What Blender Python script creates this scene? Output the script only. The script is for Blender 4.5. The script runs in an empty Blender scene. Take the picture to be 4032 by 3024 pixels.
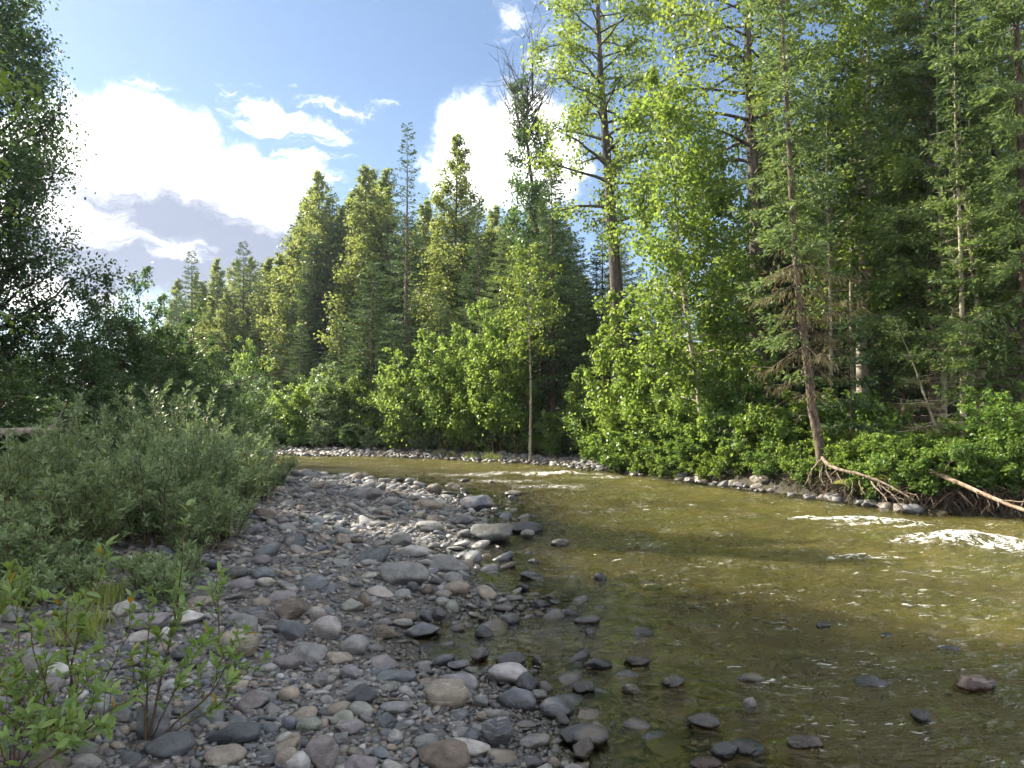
import bpy, math, random
import numpy as np
from mathutils import Vector, Matrix

rng = np.random.default_rng(7)
random.seed(7)
PI = math.pi
sc = bpy.context.scene
C = sc.collection

# ------------------------------------------------------------------ camera
CAM_H = 1.95           # metres above the water
F = 769.0              # focal length in pixels of a 1024 wide picture
HZ = 411.0             # picture row of the horizon
cam_d = bpy.data.cameras.new('camera')
cam_d.sensor_width = 36.0
cam_d.lens = 36.0 * F / 1024.0
cam_d.clip_start = 0.05
cam_d.clip_end = 3000.0
cam = bpy.data.objects.new('camera', cam_d)
C.objects.link(cam)
cam.location = (0, 0, CAM_H)
cam.rotation_euler = (math.radians(90) + math.atan((HZ - 384.0) / F), 0, 0)
sc.camera = cam

# ------------------------------------------------------------------ light
SUN_AZ = math.radians(62)      # left of the viewing direction
SUN_EL = math.radians(37)
SKY_STRENGTH = 0.06
EXPOSURE = 1.6
sun_dir = Vector((-math.sin(SUN_AZ) * math.cos(SUN_EL), math.cos(SUN_AZ) * math.cos(SUN_EL), math.sin(SUN_EL)))
sun_d = bpy.data.lights.new('sun', 'SUN')
sun_d.energy = 5.0
sun_d.angle = math.radians(0.6)
sun_d.color = (1.0, 0.91, 0.76)
sun = bpy.data.objects.new('sun', sun_d)
C.objects.link(sun)
sun.location = (-20, 20, 30)
sun.rotation_euler = (-sun_dir).to_track_quat('-Z', 'Y').to_euler()

sc.view_settings.view_transform = 'Standard'
sc.view_settings.look = 'None'
sc.view_settings.gamma = 1.0
sc.view_settings.use_curve_mapping = False
sc.view_settings.exposure = EXPOSURE
cy = sc.cycles
cy.max_bounces = 5
cy.diffuse_bounces = 2
cy.glossy_bounces = 2
cy.transmission_bounces = 4
cy.transparent_max_bounces = 8
cy.caustics_reflective = False
cy.caustics_refractive = False
cy.sample_clamp_indirect = 6.0
cy.use_denoising = True
cy.use_adaptive_sampling = True
cy.adaptive_threshold = 0.03


def pix(px, Y):
    """sideways position of a picture column at distance Y"""
    return (px - 512.0) / F * Y


def zpix(py, Y):
    return CAM_H + (HZ - py) / F * Y


# ------------------------------------------------------------------ node helpers
class NT:
    def __init__(s, tree):
        s.t = tree
        tree.nodes.clear()

    def n(s, kind, **kw):
        nd = s.t.nodes.new(kind)
        for k, v in kw.items():
            if k == 'ins':
                for kk, vv in v.items():
                    sock = nd.inputs[kk]
                    if isinstance(vv, bpy.types.NodeSocket):
                        s.t.links.new(vv, sock)
                    else:
                        sock.default_value = vv
            else:
                setattr(nd, k, v)
        return nd

    def math(s, op, a, b=None, c=None, clamp=False):
        ins = {0: a}
        if b is not None:
            ins[1] = b
        if c is not None:
            ins[2] = c
        return s.n('ShaderNodeMath', operation=op, use_clamp=clamp, ins=ins).outputs[0]

    def noise(s, vec, scale, detail=3.0, rough=0.55, out='Fac', lac=2.0, dist=0.0):
        return s.n('ShaderNodeTexNoise', ins={'Vector': vec, 'Scale': scale, 'Detail': detail, 'Roughness': rough,
                                              'Lacunarity': lac, 'Distortion': dist}).outputs[out]

    def mix(s, fac, a, b, blend='MIX'):
        nd = s.n('ShaderNodeMix', data_type='RGBA', blend_type=blend)
        for sock, v in ((nd.inputs[0], fac), (nd.inputs[6], a), (nd.inputs[7], b)):
            if isinstance(v, bpy.types.NodeSocket):
                s.t.links.new(v, sock)
            else:
                sock.default_value = v if not isinstance(v, tuple) or len(v) == 4 else (*v, 1.0)
        return nd.outputs[2]

    def ramp(s, fac, stops, interp='LINEAR'):
        nd = s.n('ShaderNodeValToRGB', ins={0: fac})
        cr = nd.color_ramp
        cr.interpolation = interp
        while len(cr.elements) < len(stops):
            cr.elements.new(0.5)
        for e, (p, col) in zip(cr.elements, stops):
            e.position = p
            e.color = (*col, 1.0) if len(col) == 3 else col
        return nd.outputs[0]

    def maprange(s, v, a, b, c, d, smooth=False):
        nd = s.n('ShaderNodeMapRange', ins={0: v, 1: a, 2: b, 3: c, 4: d})
        nd.interpolation_type = 'SMOOTHSTEP' if smooth else 'LINEAR'
        return nd.outputs[0]


def new_mat(name):
    m = bpy.data.materials.new(name)
    m.use_nodes = True
    return m, NT(m.node_tree)


# ------------------------------------------------------------------ world: clear blue sky with fair-weather clouds
world = bpy.data.worlds.new('World')
sc.world = world
world.use_nodes = True
w = NT(world.node_tree)
sky = w.n('ShaderNodeTexSky')
sky.sky_type = 'NISHITA'
sky.sun_disc = False
sky.sun_elevation = SUN_EL
sky.sun_rotation = -SUN_AZ
sky.altitude = 600
sky.air_density = 1.0
sky.dust_density = 0.6
sky.ozone_density = 1.6
tc = w.n('ShaderNodeTexCoord').outputs['Generated']
sep = w.n('ShaderNodeSeparateXYZ', ins={0: tc})
az = w.math('ARCTAN2', sep.outputs[0], sep.outputs[1])
el = w.math('ARCSINE', sep.outputs[2])
AE = w.n('ShaderNodeCombineXYZ', ins={0: az, 1: el}).outputs[0]


def sky_ae(px, py):
    a = math.atan((px - 512) / F)
    return a, math.atan((HZ - py) / F * math.cos(a))


def blob(px, py, rx, ry, rot=0.0):
    a, e = sky_ae(px, py)
    v = w.n('ShaderNodeVectorMath', operation='SUBTRACT', ins={0: AE, 1: (a, e, 0)}).outputs[0]
    if rot:
        v = w.n('ShaderNodeVectorRotate', rotation_type='Z_AXIS', ins={'Vector': v, 'Angle': rot}).outputs[0]
    v = w.n('ShaderNodeVectorMath', operation='MULTIPLY', ins={0: v, 1: (F / rx, F / ry, 0)}).outputs[0]
    L = w.n('ShaderNodeVectorMath', operation='LENGTH', ins={0: v}).outputs['Value']
    return w.math('SUBTRACT', 1.0, L)


def union(vals, k=0.25):
    r = vals[0]
    for v in vals[1:]:
        r = w.math('SMOOTH_MAX', r, v, k)
    return r


wrp = w.noise(AE, 16.0, 4.0, 0.6, out='Color')
wrp = w.n('ShaderNodeVectorMath', operation='SUBTRACT', ins={0: wrp, 1: (0.5, 0.5, 0.5)}).outputs[0]
AEw = w.n('ShaderNodeVectorMath', operation='MULTIPLY_ADD', ins={0: wrp, 1: (0.10, 0.06, 0.0), 2: AE}).outputs[0]
AE0, AE = AE, AEw
cn = w.noise(AE0, 15.0, 10.0, 0.66)
AEs = w.n('ShaderNodeMapping', ins={0: AEw, 2: (0, 0, 0.12), 3: (1.0, 3.4, 1.0)}).outputs[0]
cn3 = w.noise(AEs, 17.0, 9.0, 0.7)
main = union([blob(128, 162, 98, 74), blob(60, 165, 95, 52), blob(210, 196, 95, 52), blob(268, 184, 52, 26), blob(150, 240, 200, 66),
              blob(20, 250, 130, 72)], 0.2)
c3 = union([blob(500, 150, 88, 66), blob(535, 165, 60, 50), blob(455, 165, 45, 36)], 0.2)
solid = w.math('MAXIMUM', main, c3)
solid = w.math('ADD', solid, w.math('MULTIPLY', w.math('SUBTRACT', cn, 0.5), 1.1))
m_solid = w.math('POWER', w.maprange(solid, -0.06, 0.42, 0.0, 1.0, True), 2.0)
wisps = union([blob(268, 116, 56, 24, 0.1), blob(322, 132, 50, 14, 0.3), blob(330, 106, 52, 9, 0.12), blob(305, 168, 60, 18, 0.1), blob(240, 122, 24, 8, 0.0)], 0.1)
wisps = w.math('ADD', wisps, w.math('MULTIPLY', w.math('SUBTRACT', cn3, 0.5), 3.4))
m_w = w.math('POWER', w.maprange(wisps, 0.0, 1.2, 0.0, 1.0, True), 2.0)
thin = union([blob(520, 8, 70, 34), blob(545, 55, 50, 70), blob(148, 82, 34, 10), blob(390, 108, 30, 8), blob(290, 78, 14, 5)], 0.1)
thin = w.math('ADD', thin, w.math('MULTIPLY', w.math('SUBTRACT', cn3, 0.5), 3.2))
m_t = w.math('POWER', w.maprange(thin, 0.2, 1.5, 0.0, 0.6, True), 2.0)
# scattered fair-weather clouds outside the view, cover raised for more fill light
rest = w.math('MAXIMUM', w.maprange(w.math('ABSOLUTE', az), 0.66, 0.85, 0.0, 1.0, True), w.maprange(el, 0.52, 0.70, 0.0, 1.0, True))
rest = w.math('MULTIPLY', rest, w.maprange(w.noise(tc, 3.0, 6.0, 0.6), 0.46, 0.58, 0.0, 1.0, True))
m_all = w.math('MAXIMUM', w.math('MAXIMUM', m_solid, m_w), w.math('MAXIMUM', m_t, rest), clamp=True)
grey = union([blob(180, 220, 135, 28, 0.1), blob(150, 276, 130, 38, 0.15), blob(265, 255, 100, 46, 0.1)], 0.15)
grey = w.math('ADD', grey, w.math('MULTIPLY', w.math('SUBTRACT', w.noise(AEs, 6.0, 8.0, 0.65), 0.5), 2.4))
m_g = w.maprange(grey, -0.5, 0.5, 0.0, 1.0, True)
g3 = w.math('MULTIPLY', w.maprange(w.noise(AEs, 26.0, 5.0, 0.6), 0.5, 0.64, 0.0, 1.0, True), w.maprange(el, 0.22, 0.38, 0.75, 0.0))
m_g = w.math('MAXIMUM', m_g, w.math('MULTIPLY', g3, w.maprange(az, -0.12, -0.05, 0.0, 1.0)))
ccol = w.mix(m_g, (1.0, 0.985, 0.95), (0.13, 0.145, 0.195))
bg_sky = w.n('ShaderNodeBackground', ins={'Color': sky.outputs[0], 'Strength': SKY_STRENGTH})
bg_cl = w.n('ShaderNodeBackground', ins={'Color': ccol, 'Strength': 1.15})
ms = w.n('ShaderNodeMixShader', ins={0: m_all, 1: bg_sky.outputs[0], 2: bg_cl.outputs[0]})
wo = w.n('ShaderNodeOutputWorld', ins={0: ms.outputs[0]})

# ------------------------------------------------------------------ numpy noise
_perm = rng.permutation(256)
_perm = np.concatenate([_perm, _perm, _perm])
_val = rng.random(256)


def vnoise(x, y, z=None):
    x = np.asarray(x, float); y = np.asarray(y, float)
    z = np.zeros_like(x) if z is None else np.asarray(z, float)
    xi = np.floor(x).astype(int); yi = np.floor(y).astype(int); zi = np.floor(z).astype(int)
    fx = x - xi; fy = y - yi; fz = z - zi
    fx = fx * fx * (3 - 2 * fx); fy = fy * fy * (3 - 2 * fy); fz = fz * fz * (3 - 2 * fz)
    def h(a, b, c):
        return _val[_perm[_perm[_perm[a & 255] + (b & 255)] + (c & 255)]]
    r = 0
    for dx in (0, 1):
        for dy in (0, 1):
            for dz in (0, 1):
                wgt = (fx if dx else 1 - fx) * (fy if dy else 1 - fy) * (fz if dz else 1 - fz)
                r = r + wgt * h(xi + dx, yi + dy, zi + dz)
    return r * 2 - 1


def fbm(x, y, z=None, o=3):
    r = 0; a = 1.0; s = 0
    for i in range(o):
        r = r + a * vnoise(np.asarray(x) * 2 ** i + 17.3 * i, np.asarray(y) * 2 ** i - 9.1 * i, None if z is None else np.asarray(z) * 2 ** i)
        s += a; a *= 0.5
    return r / s


# ------------------------------------------------------------------ terrain shape
NEAR = np.array([(60, -40), (20, -25), (6, -12), (1.8, -4), (1.1, 1.5), (0.52, 4.0), (0.25, 5.3), (-0.15, 5.85), (-0.62, 6.15), (-0.6, 7.0), (-0.05, 7.5), (0.2, 7.9),
                 (-0.3, 8.9), (-0.55, 10.7), (-0.1, 12.4), (-0.42, 15.3), (-1.66, 18.7), (-3.3, 21.4), (-7.2, 24.4), (-14, 27), (-30, 30), (-80, 32)], float)
FAR = np.array([(80, -16), (30, 3), (18, 8.6), (12, 12.2), (9.5, 14.0), (7.9, 15.0), (6.8, 17.2), (5.0, 21.6), (1.8, 28.6), (-4, 32.6), (-11, 35.4), (-20, 38.5), (-35, 40.5), (-80, 43)], float)


def sdist(x, y, poly, side):
    """signed distance to a polyline; positive on the given side"""
    x = np.asarray(x, float).ravel(); y = np.asarray(y, float).ravel()
    best = np.full(x.shape, 1e9); sg = np.ones(x.shape)
    for (ax, ay), (bx, by) in zip(poly[:-1], poly[1:]):
        dx, dy = bx - ax, by - ay
        t = np.clip(((x - ax) * dx + (y - ay) * dy) / (dx * dx + dy * dy), 0, 1)
        ex, ey = x - ax - t * dx, y - ay - t * dy
        d = np.hypot(ex, ey)
        cr = dx * ey - dy * ex
        m = d < best - 1e-9
        best = np.where(m, d, best)
        sg = np.where(m, np.sign(cr), sg)
    return best * sg * side


def ss(a, b, v):
    t = np.clip((v - a) / (b - a), 0, 1)
    return t * t * (3 - 2 * t)


def ground_arr(x, y):
    x = np.asarray(x, float); y = np.asarray(y, float)
    shp = x.shape
    x = x.ravel(); y = y.ravel()
    n = sdist(x, y, NEAR, 1.0)      # positive on the gravel bar
    f = sdist(x, y, FAR, -1.0)      # positive on the far bank
    bed = -0.025 - 0.45 * (1 - np.exp(-np.maximum(-n, 0) / 4.8)) + 0.05 * fbm(x * 0.8, y * 0.8) + 0.018 * fbm(x * 3.1, y * 3.1)
    bar = 0.42 * (1 - np.exp(-np.maximum(n, 0) / 3.0)) + 0.05 * fbm(x * 0.7 + 5, y * 0.7, o=2) * ss(0, 1.5, n) + 0.02 * fbm(x * 2.3, y * 2.3) + 0.5 * ss(7, 14, n)
    z = np.where(n > 0, bar - 0.02, bed)
    right = ss(2.0, 6.5, x) * ss(26, 20, y)
    bank_h = 0.32 + 0.42 * right
    steep = 1.6 - 1.15 * right
    bank = bank_h * ss(-0.15, 1.0, f / steep) + 0.03 * np.clip(f - 1.5, 0, 80) + 0.07 * fbm(x * 0.9, y * 0.9) * ss(0.2, 1.5, f)
    fb = ss(-1.2, 0.0, f)
    z = np.where(f > -1.2, z * (1 - fb) + (-0.05 + bank) * fb, z)
    return z.reshape(shp)


def ground(x, y):
    return float(ground_arr(np.array([x]), np.array([y]))[0])


# ------------------------------------------------------------------ mesh helpers
def make_mesh(name, verts, faces, smooth=False, attrs=None):
    """verts (N,3); faces: list of int arrays, each (M,k)"""
    verts = np.asarray(verts, np.float32)
    me = bpy.data.meshes.new(name)
    me.vertices.add(len(verts))
    me.vertices.foreach_set('co', verts.ravel())
    faces = [np.asarray(f, np.int32) for f in faces if len(f)]
    nl = sum(f.size for f in faces)
    npoly = sum(len(f) for f in faces)
    me.loops.add(nl)
    me.loops.foreach_set('vertex_index', np.concatenate([f.ravel() for f in faces]))
    tot = np.concatenate([np.full(len(f), f.shape[1], np.int32) for f in faces])
    start = np.concatenate([[0], np.cumsum(tot)[:-1]]).astype(np.int32)
    me.polygons.add(npoly)
    me.polygons.foreach_set('loop_start', start)
    me.polygons.foreach_set('loop_total', tot)
    if smooth:
        me.polygons.foreach_set('use_smooth', np.ones(npoly, bool))
    for k, (typ, data) in (attrs or {}).items():
        a = me.attributes.new(k, typ, 'POINT')
        a.data.foreach_set('color' if typ == 'FLOAT_COLOR' else 'value', np.asarray(data, np.float32).ravel())
    me.update()
    me.validate()
    return me


class Acc:
    """collects geometry in numpy arrays"""
    def __init__(s):
        s.v = []; s.f = []; s.n = 0

    def add(s, v, *faces):
        s.v.append(np.asarray(v, np.float32))
        for f in faces:
            s.f.append(np.asarray(f, np.int64) + s.n)
        s.n += len(v)

    def mesh(s, name, smooth=False):
        by = {}
        for f in s.f:
            by.setdefault(f.shape[1], []).append(f)
        return make_mesh(name, np.concatenate(s.v), [np.concatenate(x) for x in by.values()], smooth)


def norm(v):
    return v / np.maximum(np.linalg.norm(v, axis=-1, keepdims=True), 1e-9)


def tubes(acc, P, R, k=5):
    """batch of tubes; P (m,n,3) centre lines, R (m,n) radii"""
    P = np.asarray(P, float); R = np.asarray(R, float)
    if P.ndim == 2:
        P = P[None]; R = R[None]
    m, n, _ = P.shape
    T = norm(np.gradient(P, axis=1))
    up = np.where(np.abs(T[..., 2:3]) > 0.9, np.array([1.0, 0, 0]), np.array([0, 0, 1.0]))
    A = norm(np.cross(T, up)); B = np.cross(T, A)
    ang = np.arange(k) * 2 * PI / k
    V = P[:, :, None] + R[:, :, None, None] * (A[:, :, None] * np.cos(ang)[None, None, :, None] + B[:, :, None] * np.sin(ang)[None, None, :, None])
    idx = np.arange(m * n * k).reshape(m, n, k)
    a = idx[:, :-1]; b = np.roll(a, -1, axis=2); d = idx[:, 1:]; c = np.roll(d, -1, axis=2)
    q = np.stack([a, b, c, d], -1).reshape(-1, 4)
    acc.add(V.reshape(-1, 3), q)


def kites(acc, pos, ax, nrm, L, W, fold=0.15, curl=0.0):
    """leaf-like quads: base at pos, pointing along ax, width W"""
    ax = norm(ax)
    side = norm(np.cross(ax, nrm))
    up = np.cross(side, ax)
    L = np.asarray(L)[:, None]; W = np.asarray(W)[:, None]
    mid = pos + ax * L * 0.45
    l = mid + side * W * 0.5 + up * W * fold
    r = mid - side * W * 0.5 + up * W * fold
    tip = pos + ax * L - up * L * curl
    V = np.stack([pos, l, tip, r], 1).reshape(-1, 3)
    i = np.arange(len(pos))[:, None] * 4
    acc.add(V, i + np.array([[0, 1, 2, 3]]))


def rand_unit(r, n):
    v = r.normal(size=(n, 3))
    return norm(v)


# ------------------------------------------------------------------ materials
def leaf_material(name, cols, trans=(0.25, 0.36, 0.04), tmix=0.42, rough=0.42, spec=0.35):
    m, t = new_mat(name)
    isl = t.n('ShaderNodeNewGeometry').outputs['Random Per Island']
    n = len(cols)
    col = t.ramp(isl, [(i / max(n - 1, 1), c) for i, c in enumerate(cols)])
    ob = t.n('ShaderNodeObjectInfo').outputs['Random']
    hs = t.n('ShaderNodeHueSaturation', ins={'Hue': t.maprange(ob, 0, 1, 0.485, 0.515), 'Saturation': t.maprange(ob, 0, 1, 1.06, 0.9),
                                             'Value': t.maprange(t.math('FRACT', t.math('MULTIPLY', ob, 7.3)), 0, 1, 0.82, 1.15), 'Color': col}).outputs[0]
    pb = t.n('ShaderNodeBsdfPrincipled', ins={'Base Color': hs, 'Roughness': rough, 'Specular IOR Level': spec})
    tr = t.n('ShaderNodeBsdfTranslucent', ins={'Color': t.mix(0.65, hs, trans)})
    mx = t.n('ShaderNodeMixShader', ins={0: tmix, 1: pb.outputs[0], 2: tr.outputs[0]})
    t.n('ShaderNodeOutputMaterial', ins={0: mx.outputs[0]})
    return m


def bark_material(name, c1, c2, scale=6.0, stretch=0.25, rough=0.9, marks=None, bump=0.6):
    m, t = new_mat(name)
    tc = t.n('ShaderNodeTexCoord').outputs['Object']
    mp = t.n('ShaderNodeMapping', ins={0: tc, 3: (1, 1, stretch)}).outputs[0]
    nz = t.noise(mp, scale, 5.0, 0.65)
    col = t.ramp(nz, [(0.36, c1), (0.62, c2)])
    if marks:
        mp2 = t.n('ShaderNodeMapping', ins={0: tc, 3: (0.5, 0.5, 3.2)}).outputs[0]
        k = t.maprange(t.noise(mp2, 2.6, 4.0, 0.6), 0.56, 0.63, 0, 1)
        col = t.mix(k, col, marks)
    bp = t.n('ShaderNodeBump', ins={'Strength': bump, 'Distance': 0.05, 'Height': nz})
    pb = t.n('ShaderNodeBsdfPrincipled', ins={'Base Color': col, 'Roughness': rough, 'Normal': bp.outputs[0], 'Specular IOR Level': 0.2})
    t.n('ShaderNodeOutputMaterial', ins={0: pb.outputs[0]})
    return m


M = {}
M['leaf_alder'] = leaf_material('leaf_alder', [(0.06, 0.125, 0.024), (0.10, 0.185, 0.034), (0.14, 0.235, 0.05)], (0.48, 0.62, 0.10), 0.5)
M['leaf_birch'] = leaf_material('leaf_birch', [(0.05, 0.105, 0.020), (0.075, 0.145, 0.026), (0.105, 0.18, 0.035)], (0.44, 0.58, 0.08), 0.48)
M['leaf_cotton'] = leaf_material('leaf_cotton', [(0.05, 0.10, 0.018), (0.085, 0.145, 0.026), (0.125, 0.185, 0.034)], (0.46, 0.58, 0.08), 0.46)
M['leaf_poplar'] = leaf_material('leaf_poplar', [(0.05, 0.085, 0.02), (0.08, 0.125, 0.028), (0.115, 0.16, 0.04)], (0.48, 0.55, 0.12), 0.48)
M['leaf_dark'] = leaf_material('leaf_dark', [(0.03, 0.066, 0.028), (0.048, 0.092, 0.038), (0.068, 0.118, 0.042)], (0.17, 0.30, 0.06), 0.38)
M['leaf_willow'] = leaf_material('leaf_willow', [(0.12, 0.17, 0.08), (0.17, 0.235, 0.11), (0.22, 0.29, 0.14)], (0.42, 0.56, 0.18), 0.36, 0.38, 0.5)
M['leaf_sapling'] = leaf_material('leaf_sapling', [(0.10, 0.17, 0.045), (0.14, 0.22, 0.05), (0.18, 0.26, 0.07)], (0.42, 0.58, 0.12), 0.38, 0.35, 0.5)
M['leaf_yellow'] = leaf_material('leaf_yellow', [(0.30, 0.20, 0.02), (0.40, 0.22, 0.02)], (0.6, 0.4, 0.03), 0.3)
M['leaf_low'] = leaf_material('leaf_low', [(0.05, 0.11, 0.02), (0.085, 0.16, 0.03), (0.13, 0.21, 0.05)], (0.34, 0.50, 0.07), 0.40)
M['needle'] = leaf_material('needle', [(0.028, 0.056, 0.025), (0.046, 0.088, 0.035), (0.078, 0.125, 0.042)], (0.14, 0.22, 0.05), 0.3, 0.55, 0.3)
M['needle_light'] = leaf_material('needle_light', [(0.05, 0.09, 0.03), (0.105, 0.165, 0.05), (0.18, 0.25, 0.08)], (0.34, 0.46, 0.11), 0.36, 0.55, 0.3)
M['needle_dead'] = leaf_material('needle_dead', [(0.12, 0.09, 0.05), (0.17, 0.135, 0.07), (0.22, 0.19, 0.10)], (0.25, 0.2, 0.09), 0.25, 0.8, 0.1)
M['needle_red'] = leaf_material('needle_red', [(0.25, 0.07, 0.02), (0.32, 0.11, 0.03)], (0.4, 0.15, 0.04), 0.25, 0.8, 0.1)
M['grass'] = leaf_material('grass', [(0.10, 0.15, 0.03), (0.17, 0.22, 0.05), (0.26, 0.27, 0.08)], (0.40, 0.46, 0.1), 0.4)
M['bark_dark'] = bark_material('bark_dark', (0.035, 0.028, 0.022), (0.13, 0.105, 0.08), 9.0, 0.2)
M['bark_cotton'] = bark_material('bark_cotton', (0.035, 0.03, 0.025), (0.15, 0.125, 0.10), 8.0, 0.16, bump=1.0)
M['bark_spruce'] = bark_material('bark_spruce', (0.06, 0.045, 0.035), (0.20, 0.155, 0.12), 11.0, 0.5)
M['bark_birch'] = bark_material('bark_birch', (0.26, 0.22, 0.17), (0.50, 0.45, 0.37), 5.0, 1.4, marks=(0.05, 0.04, 0.035), bump=0.25)
M['bark_aspen'] = bark_material('bark_aspen', (0.22, 0.20, 0.14), (0.42, 0.38, 0.28), 5.0, 1.0, marks=(0.09, 0.075, 0.05), bump=0.25)
M['twig'] = bark_material('twig', (0.05, 0.035, 0.025), (0.13, 0.09, 0.06), 14.0, 0.4)
M['dead_wood'] = bark_material('dead_wood', (0.20, 0.165, 0.13), (0.42, 0.37, 0.31), 12.0, 0.2)
M['log_red'] = bark_material('log_red', (0.28, 0.17, 0.11), (0.50, 0.38, 0.28), 10.0, 0.2)
M['root'] = bark_material('root', (0.08, 0.06, 0.045), (0.28, 0.22, 0.17), 12.0, 0.5)
M['root_dark'] = bark_material('root_dark', (0.03, 0.022, 0.016), (0.13, 0.095, 0.07), 12.0, 0.5)


def stone_material(name, source):
    m, t = new_mat(name)
    geo = t.n('ShaderNodeNewGeometry')
    pos = geo.outputs['Position']
    if source == 'object':
        oi = t.n('ShaderNodeObjectInfo')
        base = oi.outputs['Color']
        tc = t.n('ShaderNodeTexCoord').outputs['Object']
        rnd = oi.outputs['Random']
    else:
        base = t.n('ShaderNodeAttribute', attribute_name='scol').outputs['Color']
        tc = pos
        rnd = geo.outputs['Random Per Island']
    shift = t.n('ShaderNodeVectorMath', operation='SCALE', ins={0: (31.0, 17.0, 9.0), 3: rnd}).outputs[0]
    p = t.n('ShaderNodeVectorMath', operation='ADD', ins={0: pos, 1: shift}).outputs[0]
    n1 = t.noise(p, 14.0, 5.0, 0.6)
    n2 = t.noise(p, 90.0, 3.0, 0.7)
    n3 = t.noise(p, 5.0, 3.0, 0.5)
    v = t.math('ADD', t.maprange(n1, 0.3, 0.7, 0.62, 1.28), t.maprange(n2, 0.3, 0.7, -0.2, 0.2))
    col = t.mix(1.0, base, t.n('ShaderNodeCombineColor', ins={0: v, 1: v, 2: v}).outputs[0], 'MULTIPLY')
    # warm and pale blotches, some stones more than others
    bl = t.math('MULTIPLY', t.maprange(n3, 0.52, 0.66, 0, 1), t.maprange(rnd, 0.3, 1.0, 0.0, 0.55))
    col = t.mix(bl, col, (0.30, 0.25, 0.19))
    # veins / strata on a few
    st = t.n('ShaderNodeMapping', ins={0: p, 2: (0.5, 0.4, 0.2), 3: (2, 2, 26)}).outputs[0]
    sv = t.math('MULTIPLY', t.maprange(t.noise(st, 3.0, 2.0, 0.5), 0.60, 0.66, 0, 1), t.maprange(rnd, 0.6, 0.9, 0.0, 0.35))
    col = t.mix(sv, col, (0.42, 0.40, 0.38))
    # wet close to and below the water
    z = t.n('ShaderNodeSeparateXYZ', ins={0: pos}).outputs[2]
    wet = t.maprange(t.math('ADD', z, t.maprange(n3, 0.3, 0.7, -0.02, 0.02)), 0.03, 0.11, 1.0, 0.0)
    col = t.mix(wet, col, t.mix(1.0, col, (0.42, 0.41, 0.38), 'MULTIPLY'))
    under = t.maprange(z, -0.10, -0.02, 0.35, 0.0)
    col = t.mix(under, col, (0.115, 0.085, 0.030))
    bp = t.n('ShaderNodeBump', ins={'Strength': 0.65, 'Distance': 0.025, 'Height': t.math('ADD', n1, t.math('MULTIPLY', n2, 0.25))})
    ro = t.math('ADD', t.maprange(wet, 0, 1, 0.62, 0.16), t.maprange(n2, 0.3, 0.7, -0.05, 0.1))
    pb = t.n('ShaderNodeBsdfPrincipled', ins={'Base Color': col, 'Roughness': ro, 'Normal': bp.outputs[0], 'Specular IOR Level': 0.5})
    t.n('ShaderNodeOutputMaterial', ins={0: pb.outputs[0]})
    return m


M['stone'] = stone_material('stone', 'object')
M['stone_mass'] = stone_material('stone_mass', 'attribute')

# ------------------------------------------------------------------ ground
def axis(lo, hi, c, a, du):
    u0 = math.asinh((lo - c) / a); u1 = math.asinh((hi - c) / a)
    n = int((u1 - u0) / du) + 1
    return c + a * np.sinh(np.linspace(u0, u1, n))


def grid_mesh(name, xs, ys, zf, attrs=None):
    X, Y = np.meshgrid(xs, ys)
    Z = zf(X, Y)
    n, m = X.shape
    idx = np.arange(n * m).reshape(n, m)
    q = np.stack([idx[:-1, :-1], idx[:-1, 1:], idx[1:, 1:], idx[1:, :-1]], -1).reshape(-1, 4)
    return make_mesh(name, np.stack([X, Y, Z], -1).reshape(-1, 3), [q], True, attrs(X, Y) if attrs else None)


def link(name, mesh, mat, parent=None):
    o = bpy.data.objects.new(name, mesh)
    if mat is not None:
        if len(mesh.materials) == 0:
            mesh.materials.append(mat)
        elif mesh.materials[0] != mat:
            o.material_slots[0].link = 'OBJECT'
            o.material_slots[0].material = mat
    C.objects.link(o)
    if parent:
        o.parent = parent
    return o


def tag(o, label=None, cat=None, group=None, kind=None):
    if label:
        o['label'] = label
    if cat:
        o['category'] = cat
    if group:
        o['group'] = group
    if kind:
        o['kind'] = kind
    return o


def ground_attrs(X, Y):
    n = sdist(X, Y, NEAR, 1.0); f = sdist(X, Y, FAR, -1.0)
    rt = (X.ravel() > 2.5)
    forest = np.maximum(np.where(rt, ss(-0.7, -0.25, f), ss(0.9, 1.8, f)), ss(6.5, 9.0, n))
    return {'forest': ('FLOAT', forest)}


gm, t = new_mat('ground')
geo = t.n('ShaderNodeNewGeometry')
pos = geo.outputs['Position']
zz = t.n('ShaderNodeSeparateXYZ', ins={0: pos}).outputs[2]
na = t.noise(pos, 3.0, 5.0, 0.6); nb = t.noise(pos, 55.0, 4.0, 0.7)
vor = t.n('ShaderNodeTexVoronoi', ins={'Vector': pos, 'Scale': 42.0})
vd = vor.outputs['Distance']; vc = vor.outputs['Color']
gv = t.ramp(nb, [(0.3, (0.05, 0.047, 0.044)), (0.5, (0.10, 0.095, 0.09)), (0.7, (0.19, 0.18, 0.17))])
gv = t.mix(0.55, gv, t.mix(1.0, gv, t.n('ShaderNodeHueSaturation', ins={'Saturation': 0.15, 'Value': 1.6, 'Color': vc}).outputs[0], 'MULTIPLY'))
gv = t.mix(t.maprange(na, 0.4, 0.65, 0, 0.6), gv, (0.085, 0.07, 0.055))
wet = t.maprange(zz, 0.01, 0.10, 1.0, 0.0, True)
gv = t.mix(wet, gv, t.mix(1.0, gv, (0.45, 0.43, 0.4), 'MULTIPLY'))
gv = t.mix(t.maprange(zz, -0.12, -0.02, 0.8, 0.0), gv, t.ramp(na, [(0.35, (0.055, 0.04, 0.014)), (0.65, (0.15, 0.10, 0.03))]))
fl = t.ramp(na, [(0.35, (0.025, 0.02, 0.012)), (0.6, (0.05, 0.045, 0.02))])
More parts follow.
